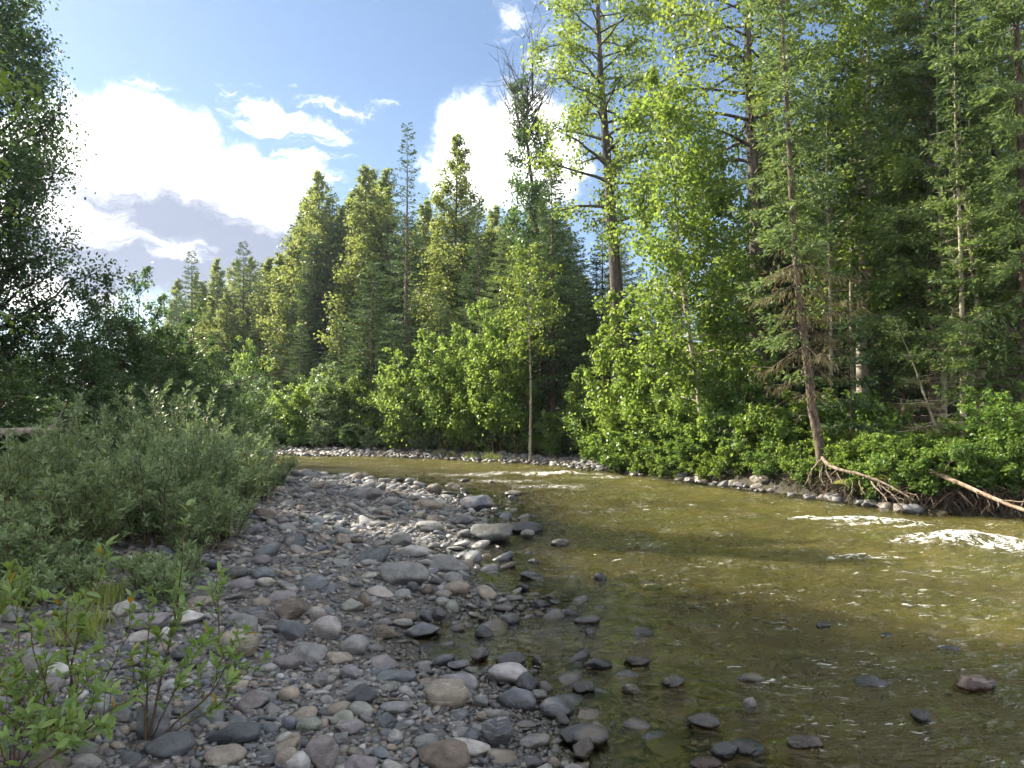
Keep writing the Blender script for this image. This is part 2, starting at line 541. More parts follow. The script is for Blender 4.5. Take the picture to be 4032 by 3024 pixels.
fa = t.n('ShaderNodeAttribute', attribute_name='forest').outputs['Fac']
colr = t.mix(fa, gv, fl)
bp = t.n('ShaderNodeBump', ins={'Strength': 0.9, 'Distance': 0.025, 'Height': t.math('ADD', t.math('MULTIPLY', vd, -0.6), nb)})
pb = t.n('ShaderNodeBsdfPrincipled', ins={'Base Color': colr, 'Roughness': t.maprange(wet, 0, 1, 0.85, 0.3), 'Normal': bp.outputs[0]})
t.n('ShaderNodeOutputMaterial', ins={0: pb.outputs[0]})
M['ground'] = gm
xs = axis(-600, 600, 0.0, 4.0, 0.036); ys = axis(-600, 900, 9.0, 5.0, 0.036)
go = link('ground', grid_mesh('ground', xs, ys, ground_arr, ground_attrs), gm)
tag(go, kind='structure')

# ------------------------------------------------------------------ water
# broken water: (picture x, y, half length m, half width m, hump m)
RAPIDS = [(838, 519, 1.3, 0.28, 0.09), (880, 523, 1.1, 0.22, 0.06), (905, 527, 0.6, 0.15, 0.04), (985, 546, 1.5, 0.42, 0.20), (1022, 552, 1.0, 0.34, 0.17), (950, 540, 0.7, 0.2, 0.06),
          (868, 557, 0.7, 0.12, 0.05), (840, 555, 0.3, 0.1, 0.03), (560, 474, 1.6, 0.32, 0.08), (505, 480, 2.2, 1.3, 0.008), (470, 474, 2.0, 1.2, 0.012), (600, 478, 1.6, 0.7, 0.012), (548, 486, 2.2, 1.2, 0.006), (520, 473, 2.5, 1.2, 0.012),
          (760, 586, 0.32, 0.08, 0.03), (640, 510, 0.8, 0.12, 0.03), (745, 489, 0.7, 0.12, 0.04), (925, 603, 0.45, 0.08, 0.03)]
RAP = []
for (px, py, hl, hw, hz) in RAPIDS:
    Y = CAM_H * F / (py - HZ)
    RAP.append((pix(px, Y), Y, hl, hw, hz))
FLOW = np.array([0.80, -0.60])      # downstream
CRS = np.array([0.60, 0.80])


def rapid_fields(X, Y):
    hump = np.zeros_like(X); foam = np.zeros_like(X)
    for (cx, cy_, hl, hw, hz) in RAP:
        far = 1 if cy_ > 19 else 0
        fx, fy = (0.995, -0.10) if not far else (1.0, 0.0)
        a = ((X - cx) * fx + (Y - cy_) * fy) / hl
        b = (-(X - cx) * fy + (Y - cy_) * fx) / hw
        jag = 0.35 * fbm(X * 1.9 + cx, Y * 1.9)
        r = np.sqrt(a * a + b * b) + jag
        k = np.exp(-np.maximum(r, 0) ** 2 * 1.4)
        hump += hz * k
        foam = np.maximum(foam, np.clip(1.25 - r, 0, 1) * min(1.0, 0.35 + hz * 8))
    return hump, foam


def wave_amp(X, Y):
    n = -sdist(X, Y, NEAR, 1.0).reshape(X.shape)
    return 0.10 + 0.9 * ss(0.15, 2.2, n)


def water_z(X, Y):
    u = X * FLOW[0] + Y * FLOW[1]; v = X * CRS[0] + Y * CRS[1]
    am = wave_amp(X, Y)
    z = 0.045 * fbm(u * 0.8, v * 1.5, o=2) + 0.040 * fbm(u * 2.2 + 3, v * 3.4, o=2) + 0.016 * vnoise(u * 6.0, v * 8.0)
    hump, foam = rapid_fields(X, Y)
    z = z * am + hump * (0.75 + 0.5 * fbm(X * 3.4, Y * 3.4, o=2)) + 0.035 * foam * fbm(X * 6.5, Y * 6.5, o=3)
    far = ss(30, 60, np.hypot(X, Y))
    return z * (1 - far)


def water_attrs(X, Y):
    d = np.clip(-ground_arr(X, Y), 0, 1).ravel()
    hump, foam = rapid_fields(X, Y)
    fo = foam.ravel(); xr_, yr_ = X.ravel(), Y.ravel()
    for (cx, cy_, r) in WET:
        a = (xr_ - cx) * 0.85 - (yr_ - cy_) * 0.52; b = (xr_ - cx) * 0.52 + (yr_ - cy_) * 0.85
        m = (a > -2 * r) & (a < 6 * r) & (np.abs(b) < 2 * r)
        tail = np.clip(1 - np.abs(b) / (1.25 * r), 0, 1) * np.where(a > 0, np.exp(-a / (2.0 * r)), np.exp(-(a / (1.1 * r)) ** 2))
        fo = np.where(m, np.maximum(fo, 0.62 * tail), fo)
    foam = fo
    return {'depth': ('FLOAT', d), 'foam': ('FLOAT', foam.ravel()), 'chop': ('FLOAT', wave_amp(X, Y).ravel())}


wm, t = new_mat('water')
geo = t.n('ShaderNodeNewGeometry'); pos = geo.outputs['Position']
dep = t.n('ShaderNodeAttribute', attribute_name='depth').outputs['Fac']
foa = t.n('ShaderNodeAttribute', attribute_name='foam').outputs['Fac']
cho = t.n('ShaderNodeAttribute', attribute_name='chop').outputs['Fac']
mp = t.n('ShaderNodeMapping', ins={0: pos, 2: (0, 0, math.radians(37)), 3: (0.75, 1.5, 1.0)}).outputs[0]
r1 = t.noise(mp, 4.2, 3.0, 0.6, dist=0.4)
r2 = t.noise(mp, 17.0, 3.0, 0.6, dist=0.6)
patch = t.maprange(t.noise(pos, 0.55, 3.0, 0.6), 0.38, 0.66, 0.25, 1.25, True)
r3 = t.math('SUBTRACT', 1.0, t.math('ABSOLUTE', t.math('MULTIPLY_ADD', t.noise(mp, 7.5, 2.0, 0.5, dist=0.9), 4.0, -2.0)))
hgt = t.math('ADD', t.math('MULTIPLY', r1, 0.8), t.math('MULTIPLY', t.math('MULTIPLY_ADD', r2, 0.45, t.math('MULTIPLY', r3, 0.16)), patch))
bst = t.math('MULTIPLY', cho, 1.0)
bp = t.n('ShaderNodeBump', ins={'Strength': bst, 'Distance': 0.15, 'Height': hgt})
fz = t.noise(pos, 7.5, 5.0, 0.75, dist=0.8)
fzf = t.noise(pos, 30.0, 4.0, 0.7)
fm = t.math('MULTIPLY', foa, t.math('ADD', t.maprange(fz, 0.42, 0.58, 0.0, 1.1, True), t.maprange(fzf, 0.45, 0.6, 0.0, 0.35)), clamp=True)
fm = t.maprange(fm, 0.30, 0.62, 0.0, 0.92, True)
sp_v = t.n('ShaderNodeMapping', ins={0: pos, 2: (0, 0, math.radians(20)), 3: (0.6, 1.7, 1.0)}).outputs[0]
sp = t.maprange(t.noise(sp_v, 13.0, 4.0, 0.7, dist=0.8), 0.60, 0.655, 0.0, 0.9, True)  # white specks: small broken crests, also painted stand-ins for sky reflection flecks
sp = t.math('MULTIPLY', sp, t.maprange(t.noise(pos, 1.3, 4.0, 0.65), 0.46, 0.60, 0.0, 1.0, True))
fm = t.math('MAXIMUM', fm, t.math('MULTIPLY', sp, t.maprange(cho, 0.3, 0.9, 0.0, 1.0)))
murk = t.maprange(dep, 0.08, 0.40, 0.0, 0.78)
mcol = t.mix(t.maprange(t.noise(pos, 0.7, 3.0, 0.6), 0.35, 0.65, 0, 1), (0.118, 0.115, 0.032), (0.155, 0.135, 0.040))
bpd = t.n('ShaderNodeBump', ins={'Strength': t.math('MULTIPLY', cho, 0.9), 'Distance': 0.20, 'Height': hgt})
dif = t.n('ShaderNodeBsdfDiffuse', ins={'Color': mcol, 'Normal': bpd.outputs[0]})
tra = t.n('ShaderNodeBsdfTransparent', ins={'Color': (0.86, 0.80, 0.52, 1)})
body = t.n('ShaderNodeMixShader', ins={0: murk, 1: tra.outputs[0], 2: dif.outputs[0]})
glo = t.n('ShaderNodeBsdfGlossy', ins={'Color': (1, 1, 1, 1), 'Roughness': 0.07, 'Normal': bp.outputs[0]})
fre = t.n('ShaderNodeFresnel', ins={'IOR': 1.333, 'Normal': bp.outputs[0]})
surf = t.n('ShaderNodeMixShader', ins={0: fre.outputs[0], 1: body.outputs[0], 2: glo.outputs[0]})
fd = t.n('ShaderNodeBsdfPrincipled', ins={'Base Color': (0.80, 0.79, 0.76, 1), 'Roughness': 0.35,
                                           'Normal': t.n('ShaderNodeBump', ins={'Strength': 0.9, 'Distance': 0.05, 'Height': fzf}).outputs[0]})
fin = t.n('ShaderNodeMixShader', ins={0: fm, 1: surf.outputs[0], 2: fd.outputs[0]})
t.n('ShaderNodeOutputMaterial', ins={0: fin.outputs[0]})
M['water'] = wm
WET = []

# ------------------------------------------------------------------ stones
def ico(sub):
    import bmesh
    bm = bmesh.new()
    bmesh.ops.create_icosphere(bm, subdivisions=sub, radius=1.0)
    bm.verts.ensure_lookup_table()
    v = np.array([x.co[:] for x in bm.verts]); f = np.array([[q.index for q in p.verts] for p in bm.faces])
    bm.free()
    return v, f


def stone_shape(v, seed, kind):
    """unit stone: kind round / flat / angular / block"""
    r = np.random.default_rng(seed)
    d = v.copy()
    ncut = {'round': 5, 'flat': 8, 'angular': 14, 'block': 10}[kind]
    lo, hi = {'round': (0.72, 0.97), 'flat': (0.62, 0.95), 'angular': (0.46, 0.86), 'block': (0.55, 0.80)}[kind]
    rad = np.ones(len(v))
    soft = {'round': 14, 'flat': 20, 'angular': 60, 'block': 40}[kind]
    acc_ = np.ones(len(v)) * np.exp(-soft * 1.0)
    for i in range(ncut):
        n = r.normal(size=3); n /= np.linalg.norm(n)
        c = d @ n
        cut = r.uniform(lo, hi)
        rr = np.where(c > 0.05, cut / np.maximum(c, 0.05), 9.0)
        acc_ = acc_ + np.exp(-soft * np.minimum(rr, 3))
    rad = -np.log(acc_) / soft
    o = r.uniform(0, 50, 3)
    rad = rad * (1 + 0.12 * fbm(d[:, 0] * 1.3 + o[0], d[:, 1] * 1.3 + o[1], d[:, 2] * 1.3 + o[2], o=2) + 0.045 * fbm(d[:, 0] * 4 + o[0], d[:, 1] * 4 + o[1], d[:, 2] * 4, o=3))
    p = d * rad[:, None]
    mn, mx = p.min(0), p.max(0)
    p = (p - (mn + mx) / 2) / ((mx - mn) / 2)
    return p


KINDS = ['round', 'flat', 'angular', 'block']
V3, F3 = ico(4)     # 642 vertices
V2, F2 = ico(2)
V1, F1 = ico(1)
STONE = {}
LOW = {}
for ki, k in enumerate(KINDS):
    STONE[k] = []
    LOW[k] = []
    for j in range(7):
        p = stone_shape(V3, 100 * ki + j, k)
        STONE[k].append(make_mesh('stone_' + k, p, [F3], True))
        LOW[k].append((stone_shape(V2, 100 * ki + j, k), stone_shape(V1, 100 * ki + j, k)))

COL = {'slate': (0.105, 0.115, 0.13), 'grey': (0.18, 0.18, 0.178), 'pale': (0.31, 0.30, 0.285), 'tan': (0.235, 0.20, 0.16), 'purple': (0.165, 0.148, 0.15),
       'brown': (0.125, 0.098, 0.078), 'dark': (0.07, 0.075, 0.085), 'green': (0.17, 0.18, 0.155), 'red': (0.15, 0.055, 0.04), 'white': (0.50, 0.48, 0.46)}
COL = {k: (c[0] * 0.84, c[1] * 0.85, c[2] * 0.88) for k, c in COL.items()}
WORD = {'slate': 'slate blue', 'grey': 'mid grey', 'pale': 'pale grey', 'tan': 'tan', 'purple': 'purplish grey', 'brown': 'brown', 'dark': 'near black', 'green': 'greenish grey', 'red': 'reddish brown', 'white': 'whitish'}
KW = {'round': 'rounded', 'flat': 'flat', 'angular': 'angular', 'block': 'blocky'}


def pix_ground(px, py):
    """point where the view ray through a pixel meets the ground or the water"""
    k = (HZ - py) / F
    Y = -CAM_H / k if k < 0 else 60.0
    for _ in range(12):
        z = max(ground(pix(px, Y), Y), 0.0)
        Y = 0.5 * Y + 0.5 * (z - CAM_H) / k
    return pix(px, Y), Y, max(ground(pix(px, Y), Y), 0.0)


placed = []     # x, y, r
stone_n = [0]


def put_stone(x, y, z, sx, sy, sz, kind, colname, label, group=None, rz=None, tilt=0.12, name=None):
    i = stone_n[0]; stone_n[0] += 1
    me = STONE[kind][i % 7]
    big = max(sx, sy) > 0.34
    o = link(name or ('boulder' if big else 'cobble'), me, M['stone'])
    r = random.Random(i)
    o.location = (x, y, z)
    o.scale = (sx / 2, sy / 2, sz / 2)
    o.rotation_euler = (r.uniform(-tilt, tilt), r.uniform(-tilt, tilt), r.uniform(-0.35, 0.35) if rz is None else rz)
    c = COL[colname]; g = r.uniform(0.85, 1.15)
    o.color = (c[0] * g, c[1] * g * r.uniform(0.97, 1.03), c[2] * g * r.uniform(0.94, 1.06), 1)
    tag(o, label, 'boulder' if big else 'stone', group)
    placed.append((x, y, max(sx, sy) / 2))
    return o


# stones picked out in the photograph: enlarged view origin and scale, then (centre x, foot y, width, height, kind, colour, label)
VIEWS = {'A': (0, 2100, 1.796), 'B': (1000, 2200, 1.843), 'C': (2000, 2200, 2.011), 'D': (2932, 2200, 2.011), 'E': (800, 1750, 1.058), 'F': (1700, 1750, 1.058)}
HERO = [
 ('B', 1095, 190, 370, 160, 'angular', 'grey', 'broad cracked grey boulder at the head of the small pool'),
 ('B', 1410, 105, 300, 130, 'block', 'grey', 'blocky grey boulder standing at the water beside the broad cracked boulder'),
 ('B', 1450, 175, 150, 80, 'round', 'grey', ''), ('B', 1515, 155, 110, 75, 'round', 'slate', ''),
 ('B', 1480, 255, 190, 100, 'round', 'tan', 'rounded tan boulder below the blocky grey boulder'),
 ('B', 1690, 280, 150, 95, 'angular', 'tan', 'sunlit orange tan angular stone on the little gravel spit'),
 ('B', 925, 270, 210, 75, 'flat', 'pale', 'flat pale edged stone at the upper end of the pool'),
 ('B', 1155, 235, 85, 70, 'round', 'dark', ''), ('B', 805, 335, 110, 90, 'round', 'brown', ''), ('B', 715, 375, 170, 90, 'angular', 'green', ''),
 ('B', 275, 430, 250, 150, 'angular', 'brown', 'rough knobbly dark brown boulder on the gravel bar'),
 ('B', 290, 585, 210, 150, 'angular', 'slate', 'dark blue angular boulder under the knobbly brown one'),
 ('B', 545, 570, 215, 150, 'round', 'pale', 'pale round boulder with white lichen speckles'),
 ('B', 745, 680, 215, 125, 'round', 'grey', 'smooth egg shaped grey boulder beside the still pool'),
 ('B', 465, 440, 130, 90, 'round', 'grey', ''), ('B', 960, 570, 185, 90, 'block', 'brown', 'brown flat sided slab at the pool edge'),
 ('B', 1225, 560, 270, 105, 'angular', 'slate', 'wedge shaped slate slab dipping into the still pool'),
 ('B', 620, 750, 240, 85, 'flat', 'tan', ''), ('B', 265, 785, 210, 90, 'flat', 'purple', 'long pinkish stone lying in wet gravel'),
 ('B', 710, 855, 145, 95, 'round', 'grey', ''), ('B', 955, 770, 230, 85, 'flat', 'purple', 'broad purplish flat stone below the still pool'),
 ('B', 500, 905, 110, 100, 'angular', 'grey', ''), ('B', 280, 1000, 175, 85, 'round', 'tan', ''),
 ('B', 800, 1040, 230, 140, 'angular', 'dark', 'dark wedge shaped stone amid fine gravel'), ('B', 785, 1125, 190, 90, 'round', 'green', ''),
 ('B', 1405, 1060, 330, 180, 'round', 'tan', 'large pale tan mottled boulder alone on fine gravel'),
 ('B', 1840, 900, 310, 140, 'round', 'pale', 'pale grey boulder at the water with a blue slab leaning on it'),
 ('B', 1980, 930, 200, 110, 'flat', 'slate', 'blue grey slab leaning on a pale boulder at the water'),
 ('B', 1770, 1340, 230, 180, 'angular', 'dark', 'dark angular boulder at the shallow water line'), ('B', 1260, 1370, 200, 100, 'flat', 'grey', ''),
 ('B', 1400, 1510, 420, 190, 'flat', 'brown', 'large brown grey wedge boulder with a dark stripe'),
 ('B', 515, 1495, 230, 240, 'block', 'purple', 'upright cube shaped purplish boulder'),
 ('B', 345, 1519, 190, 120, 'round', 'pale', 'smooth pale stone leaning on the cube shaped boulder'), ('B', 270, 1490, 180, 120, 'round', 'tan', ''),
 ('B', 420, 1225, 190, 90, 'round', 'green', ''), ('B', 275, 1215, 110, 80, 'round', 'slate', ''), ('B', 715, 1250, 220, 90, 'flat', 'purple', ''),
 ('B', 660, 1200, 180, 100, 'flat', 'green', ''), ('B', 970, 1205, 130, 95, 'angular', 'slate', ''), ('B', 1040, 1110, 240, 80, 'flat', 'grey', ''),
 ('B', 1035, 1310, 120, 90, 'flat', 'pale', ''), ('B', 935, 1410, 150, 70, 'flat', 'slate', ''), ('B', 1150, 1400, 100, 60, 'block', 'grey', ''),
 ('B', 650, 1320, 90, 90, 'angular', 'grey', ''), ('B', 310, 1340, 110, 90, 'flat', 'tan', ''), ('B', 1760, 1150, 150, 75, 'block', 'grey', ''),
 ('B', 1655, 1145, 75, 55, 'round', 'tan', 'small yellowish egg shaped pebble beside wet stones'), ('B', 1650, 1060, 110, 80, 'round', 'slate', ''),
 ('B', 1255, 450, 90, 80, 'block', 'slate', ''), ('B', 1340, 440, 90, 100, 'angular', 'dark', ''), ('B', 1130, 450, 150, 65, 'round', 'brown', ''),
 ('B', 1090, 480, 170, 55, 'flat', 'green', ''), ('B', 1370, 335, 110, 60, 'round', 'grey', ''), ('B', 1380, 285, 120, 60, 'flat', 'purple', ''), ('B', 850, 135, 130, 45, 'flat', 'pale', ''),
 ('B', 2020, 140, 190, 50, 'flat', 'dark', ''), ('B', 1945, 215, 100, 50, 'flat', 'dark', ''), ('B', 1890, 300, 150, 45, 'flat', 'purple', ''), ('B', 2130, 290, 120, 45, 'block', 'brown', ''),
 ('B', 2075, 340, 160, 50, 'flat', 'dark', ''), ('B', 1815, 375, 160, 40, 'flat', 'purple', ''), ('B', 2165, 380, 100, 35, 'flat', 'dark', ''),
 ('B', 1670, 550, 140, 75, 'flat', 'slate', 'wet slate stone standing alone in the still pool mouth'), ('B', 1640, 720, 140, 80, 'angular', 'grey', ''), ('B', 1490, 790, 160, 60, 'angular', 'slate', ''),
 ('B', 1860, 750, 220, 80, 'flat', 'slate', ''), ('B', 2065, 1000, 130, 65, 'flat', 'green', ''), ('B', 1970, 1215, 160, 60, 'flat', 'purple', ''), ('B', 2005, 1480, 190, 80, 'flat', 'dark', ''),
 ('B', 2170, 1519, 110, 100, 'round', 'brown', 'brown pitted round stone at the wet margin'),
 ('A', 1700, 870, 310, 170, 'round', 'tan', 'big tan boulder with dark stains behind the willow sapling'), ('A', 1060, 700, 290, 130, 'angular', 'purple', 'broad purple grey sloping boulder on the bar'),
 ('A', 1350, 640, 240, 95, 'angular', 'white', 'whitish boulder with dark underside'), ('A', 920, 580, 190, 105, 'angular', 'pale', 'pale mottled boulder beside fine gravel'),
 ('A', 1440, 520, 190, 75, 'flat', 'tan', ''), ('A', 1395, 570, 130, 90, 'angular', 'brown', ''), ('A', 1750, 720, 200, 140, 'block', 'grey', 'grey block behind the big tan stained boulder'),
 ('A', 1820, 650, 150, 130, 'angular', 'slate', ''), ('A', 1200, 735, 90, 80, 'round', 'white', 'small whitish ball shaped stone'), ('A', 545, 790, 230, 90, 'flat', 'dark', 'near black flat stone with a grass tuft beside it'),
 ('A', 295, 960, 210, 150, 'round', 'grey', 'large smooth round grey boulder on reddish gravel'), ('A', 550, 690, 140, 60, 'flat', 'slate', ''), ('A', 740, 620, 180, 70, 'flat', 'tan', ''),
 ('A', 1215, 860, 150, 110, 'angular', 'tan', ''), ('A', 1320, 900, 190, 110, 'angular', 'dark', 'dark stone crossed by a white vein'), ('A', 1110, 940, 200, 90, 'round', 'green', ''),
 ('A', 1010, 760, 220, 60, 'flat', 'pale', ''), ('A', 400, 1100, 180, 90, 'round', 'purple', ''), ('A', 590, 1180, 150, 75, 'flat', 'white', 'whitish flat stone behind willow leaves'),
 ('A', 450, 1000, 310, 40, 'flat', 'white', 'long thin whitish slab'), ('A', 1110, 1440, 240, 200, 'angular', 'slate', 'big dark blue boulder partly behind willow leaves'),
 ('A', 1680, 1480, 400, 150, 'flat', 'dark', 'wide near black slab beside the willow sapling'), ('A', 1620, 1620, 290, 120, 'flat', 'tan', 'tan boulder with dark end beneath willow twigs'),
 ('A', 1800, 1240, 240, 130, 'angular', 'purple', ''), ('A', 710, 200, 200, 100, 'block', 'dark', 'dark flat topped boulder under the willow thicket'),
 ('A', 290, 310, 250, 110, 'angular', 'grey', 'mottled grey boulder beside yellow moss under willows'), ('A', 930, 220, 70, 65, 'round', 'white', ''), ('A', 1110, 190, 90, 60, 'angular', 'pale', ''),
 ('A', 150, 620, 150, 110, 'block', 'green', 'greenish grey slab standing on edge'), ('A', 1690, 310, 190, 80, 'round', 'dark', ''), ('A', 1880, 320, 160, 80, 'round', 'slate', ''), ('A', 1730, 390, 170, 70, 'round', 'purple', ''),
 ('A', 1890, 370, 130, 60, 'flat', 'pale', ''), ('A', 1740, 165, 90, 40, 'flat', 'grey', ''), ('A', 1860, 220, 140, 70, 'round', 'purple', ''),
 ('E', 1140, 275, 140, 60, 'angular', 'slate', 'dark smooth boulder at the water at the tip of the sunlit riffle'), ('F', 250, 405, 175, 75, 'angular', 'grey', 'large faceted grey boulder standing in the river margin'),
 ('F', 385, 365, 150, 40, 'flat', 'dark', 'flat dark boulder in the water behind the faceted grey boulder'), ('E', 940, 270, 125, 40, 'flat', 'tan', ''), ('E', 965, 205, 65, 45, 'round', 'brown', ''),
 ('E', 825, 425, 95, 60, 'block', 'grey', 'upright rounded grey block in the middle of the bar'), ('E', 588, 418, 65, 50, 'angular', 'tan', ''), ('E', 870, 465, 140, 45, 'flat', 'pale', ''), ('E', 945, 365, 120, 45, 'flat', 'pale', ''),
 ('E', 1075, 335, 75, 35, 'round', 'dark', ''), ('E', 690, 230, 120, 50, 'angular', 'purple', ''), ('F', 340, 213, 75, 22, 'flat', 'tan', 'sunlit tan flat stone in the riffle'), ('F', 135, 155, 50, 15, 'flat', 'dark', ''),
 ('F', 250, 162, 30, 12, 'flat', 'dark', ''), ('F', 400, 385, 60, 30, 'round', 'pale', ''), ('F', 535, 418, 80, 25, 'flat', 'dark', ''), ('F', 422, 490, 45, 18, 'flat', 'dark', ''),
 ('C', 725, 160, 100, 55, 'round', 'dark', 'small black knob of rock out in the shaded water'), ('C', 620, 515, 220, 65, 'flat', 'purple', ''), ('C', 1050, 592, 190, 62, 'flat', 'dark', ''), ('C', 650, 585, 110, 50, 'angular', 'grey', ''),
 ('C', 700, 845, 230, 75, 'flat', 'dark', 'dark wet stone with a pale cleft in the shallows'), ('C', 1020, 825, 210, 65, 'flat', 'brown', ''), ('C', 590, 1030, 180, 75, 'round', 'dark', ''), ('C', 960, 1035, 140, 60, 'round', 'tan', 'tan wet stone with water curling round it'),
 ('C', 240, 1085, 150, 60, 'flat', 'dark', ''), ('C', 230, 825, 90, 70, 'round', 'brown', ''), ('C', 425, 1275, 120, 80, 'flat', 'purple', ''), ('C', 600, 1460, 400, 140, 'round', 'dark', 'big smooth near black boulder at the wet margin'),
 ('C', 590, 1550, 180, 120, 'angular', 'brown', 'rough brown stone leaning on the smooth near black boulder'), ('C', 140, 1330, 160, 60, 'round', 'purple', ''),
 ('C', 1860, 1510, 280, 100, 'round', 'dark', 'wet black boulder in the river beside a bluish slab'), ('C', 1680, 1540, 230, 100, 'flat', 'slate', 'bluish slab sloping under water beside a black boulder'), ('C', 1540, 1620, 250, 50, 'flat', 'red', 'reddish stone just under the water'),
 ('C', 1900, 960, 220, 70, 'round', 'tan', 'wet tan boulder barely out of the current'), ('C', 1890, 1170, 100, 90, 'angular', 'white', 'white speckled stone poking out of the shallows'), ('C', 1300, 980, 200, 30, 'flat', 'grey', ''), ('C', 1520, 1290, 250, 30, 'flat', 'purple', ''),
 ('D', 1790, 1040, 330, 130, 'block', 'red', 'wet red brown boulder in the river'), ('D', 1360, 1280, 230, 110, 'angular', 'dark', 'dark pointed stone rising from the river'), ('D', 430, 1470, 310, 110, 'block', 'brown', 'brown flat topped boulder with water spilling off its end'),
 ('D', 960, 995, 280, 40, 'flat', 'dark', 'low dark ledge of rock breaking the current'), ('D', 600, 540, 120, 50, 'round', 'dark', ''), ('D', 1100, 610, 120, 35, 'flat', 'slate', ''), ('D', 1560, 740, 200, 30, 'flat', 'slate', ''),
]
for (v, cx, fy, wd, ht, kind, colr_, lab) in HERO:
    ox, oy, s = VIEWS[v]
    px = (ox + cx / s) * 1024 / 4032; py = (oy + fy / s) * 1024 / 4032
    pw = wd / s * 1024 / 4032; ph = ht / s * 1024 / 4032
    x, y, z = pix_ground(px, py)
    dist = math.hypot(y, CAM_H - z)
    Wm = pw / F * y; vis = ph / F * dist
    dep_ = Wm * random.uniform(0.65, 0.85)
    al = math.atan2(CAM_H - z, y)
    # outline height from the eye: mixes the stone's height and depth
    hh = math.sqrt(max(vis * vis - (dep_ * math.sin(al)) ** 2, 0)) / math.cos(al)
    hh = min(max(hh, 0.28 * Wm), 0.95 * Wm)
    inwater = sdist([x], [y], NEAR, 1.0)[0] < 0.05
    sink = 0.45 if inwater else 0.22
    full = hh * (1 + sink)
    yc = y + dep_ * 0.42
    xc = x * yc / y
    zc = (max(ground(xc, yc), 0.0) if not inwater else 0.0) + hh - full / 2
    grp = None
    if not lab:
        place_ = 'standing in the shallow river' if inwater else 'lying among the stones of the gravel bar'
        lab = '%s %s %s %s' % (KW[kind], WORD[colr_], 'boulder' if max(Wm, dep_) > 0.34 else 'cobble', place_)
        grp = lab
    so = put_stone(xc, yc, zc, Wm, dep_, full, kind, colr_, lab, grp)
    if inwater:
        if sdist([xc], [yc], NEAR, 1.0)[0] < -0.35:
            WET.append((xc, yc, Wm / 2))
        so.color = (so.color[0] * 0.5, so.color[1] * 0.5, so.color[2] * 0.5, 1)

xs = axis(-90, 90, 2.5, 9.0, 0.0145); ys = axis(-40, 60, 9.0, 9.0, 0.0125)
wob = link('river', grid_mesh('river', xs, ys, water_z, water_attrs), wm)
tag(wob, kind='structure')

# random cobbles over the bar, the margin and the river bed
cell = {}
def near_ok(x, y, r, k):
    ci, cj = int(math.floor(x / 0.5)), int(math.floor(y / 0.5))
    for i in range(ci - 1, ci + 2):
        for j in range(cj - 1, cj + 2):
            for (a, b, c) in cell.get((i, j), ()):
                if (a - x) ** 2 + (b - y) ** 2 < (k * (r + c)) ** 2:
                    return False
    return True
def cell_add(x, y, r):
    cell.setdefault((int(math.floor(x / 0.5)), int(math.floor(y / 0.5))), []).append((x, y, r))
for (x, y, r) in placed:
    cell_add(x, y, r)

cand = []
N_TRY = 105000
Yc = np.where(np.arange(N_TRY) % 5 < 3, 2.6 * (25.5 / 2.6) ** rng.random(N_TRY), 8 + 17.5 * rng.random(N_TRY) ** 0.6)
ang_ = rng.uniform(-0.66, 0.68, N_TRY)
Xc = Yc * np.tan(ang_)
nd = sdist(Xc, Yc, NEAR, 1.0); gz = ground_arr(Xc, Yc)
fdv = sdist(Xc, Yc, FAR, -1.0)
clump = fbm(Xc * 0.55 + 3, Yc * 0.55, o=2)
u_ = rng.random(N_TRY); u2 = rng.random(N_TRY)
# sandy strip of fine gravel left of the bar, and stone-free pool
fine = np.exp(-(((Xc + 3.35) / 0.7) ** 2 + ((Yc - 6.2) / 1.0) ** 2)) + np.exp(-(((Xc + 2.75) / 0.6) ** 2 + ((Yc - 4.7) / 0.5) ** 2)) + 0.6 * np.exp(-(((Xc + 1.1) / 0.5) ** 2 + ((Yc - 5.6) / 0.5) ** 2)) + np.exp(-(((Xc + 0.55) / 0.5) ** 2 + ((Yc - 6.55) / 0.55) ** 2)) + 0.7 * np.exp(-(((Xc + 0.45) / 0.5) ** 2 + ((Yc - 4.7) / 0.6) ** 2))
dens = np.where(nd > 0, 1.0, np.exp(nd / 1.2) * 0.62 + 0.13) * np.where(nd > 6.5, 0.35, 1.0)
dens = dens * (1 - 0.93 * np.clip(fine, 0, 1)) * np.clip(0.75 + 0.6 * clump, 0.2, 1)
size = 0.020 * rng.random(N_TRY) ** (-1 / 2.9) * (1 + 0.035 * np.maximum(Yc - 4, 0)) * np.where((nd < -0.03) & (nd > -1.6), 1.55, 1.0)
size = np.clip(size, 0.016, 0.12 + 0.004 * Yc)       # radius
ok = (u_ < dens) & (nd > -5.5) & (fdv < -0.6) & (Yc > 2.6)
order = np.argsort(-size)
for i in order:
    if not ok[i]:
        continue
    x, y, r = Xc[i], Yc[i], size[i]
    if near_ok(x, y, r, 0.80):
        cell_add(x, y, r)
        cand.append((x, y, r, nd[i], gz[i]))
# fine pebbles between
N_P = 36000
Yp = 2.6 * (10.0 / 2.6) ** rng.random(N_P); Xp = Yp * np.tan(rng.uniform(-0.66, 0.42, N_P))
ndp = sdist(Xp, Yp, NEAR, 1.0); gzp = ground_arr(Xp, Yp)
clp = fbm(Xp * 1.1, Yp * 1.1 + 8, o=2)
pk = (ndp > -0.8) & (ndp < 7) & (rng.random(N_P) < np.clip(0.55 + 0.9 * clp, 0.12, 1))
peb = np.stack([Xp, Yp, 0.005 + 0.011 * np.abs(rng.normal(0, 1, N_P)) + 0.0008 * Yp, ndp, gzp], 1)[pk]

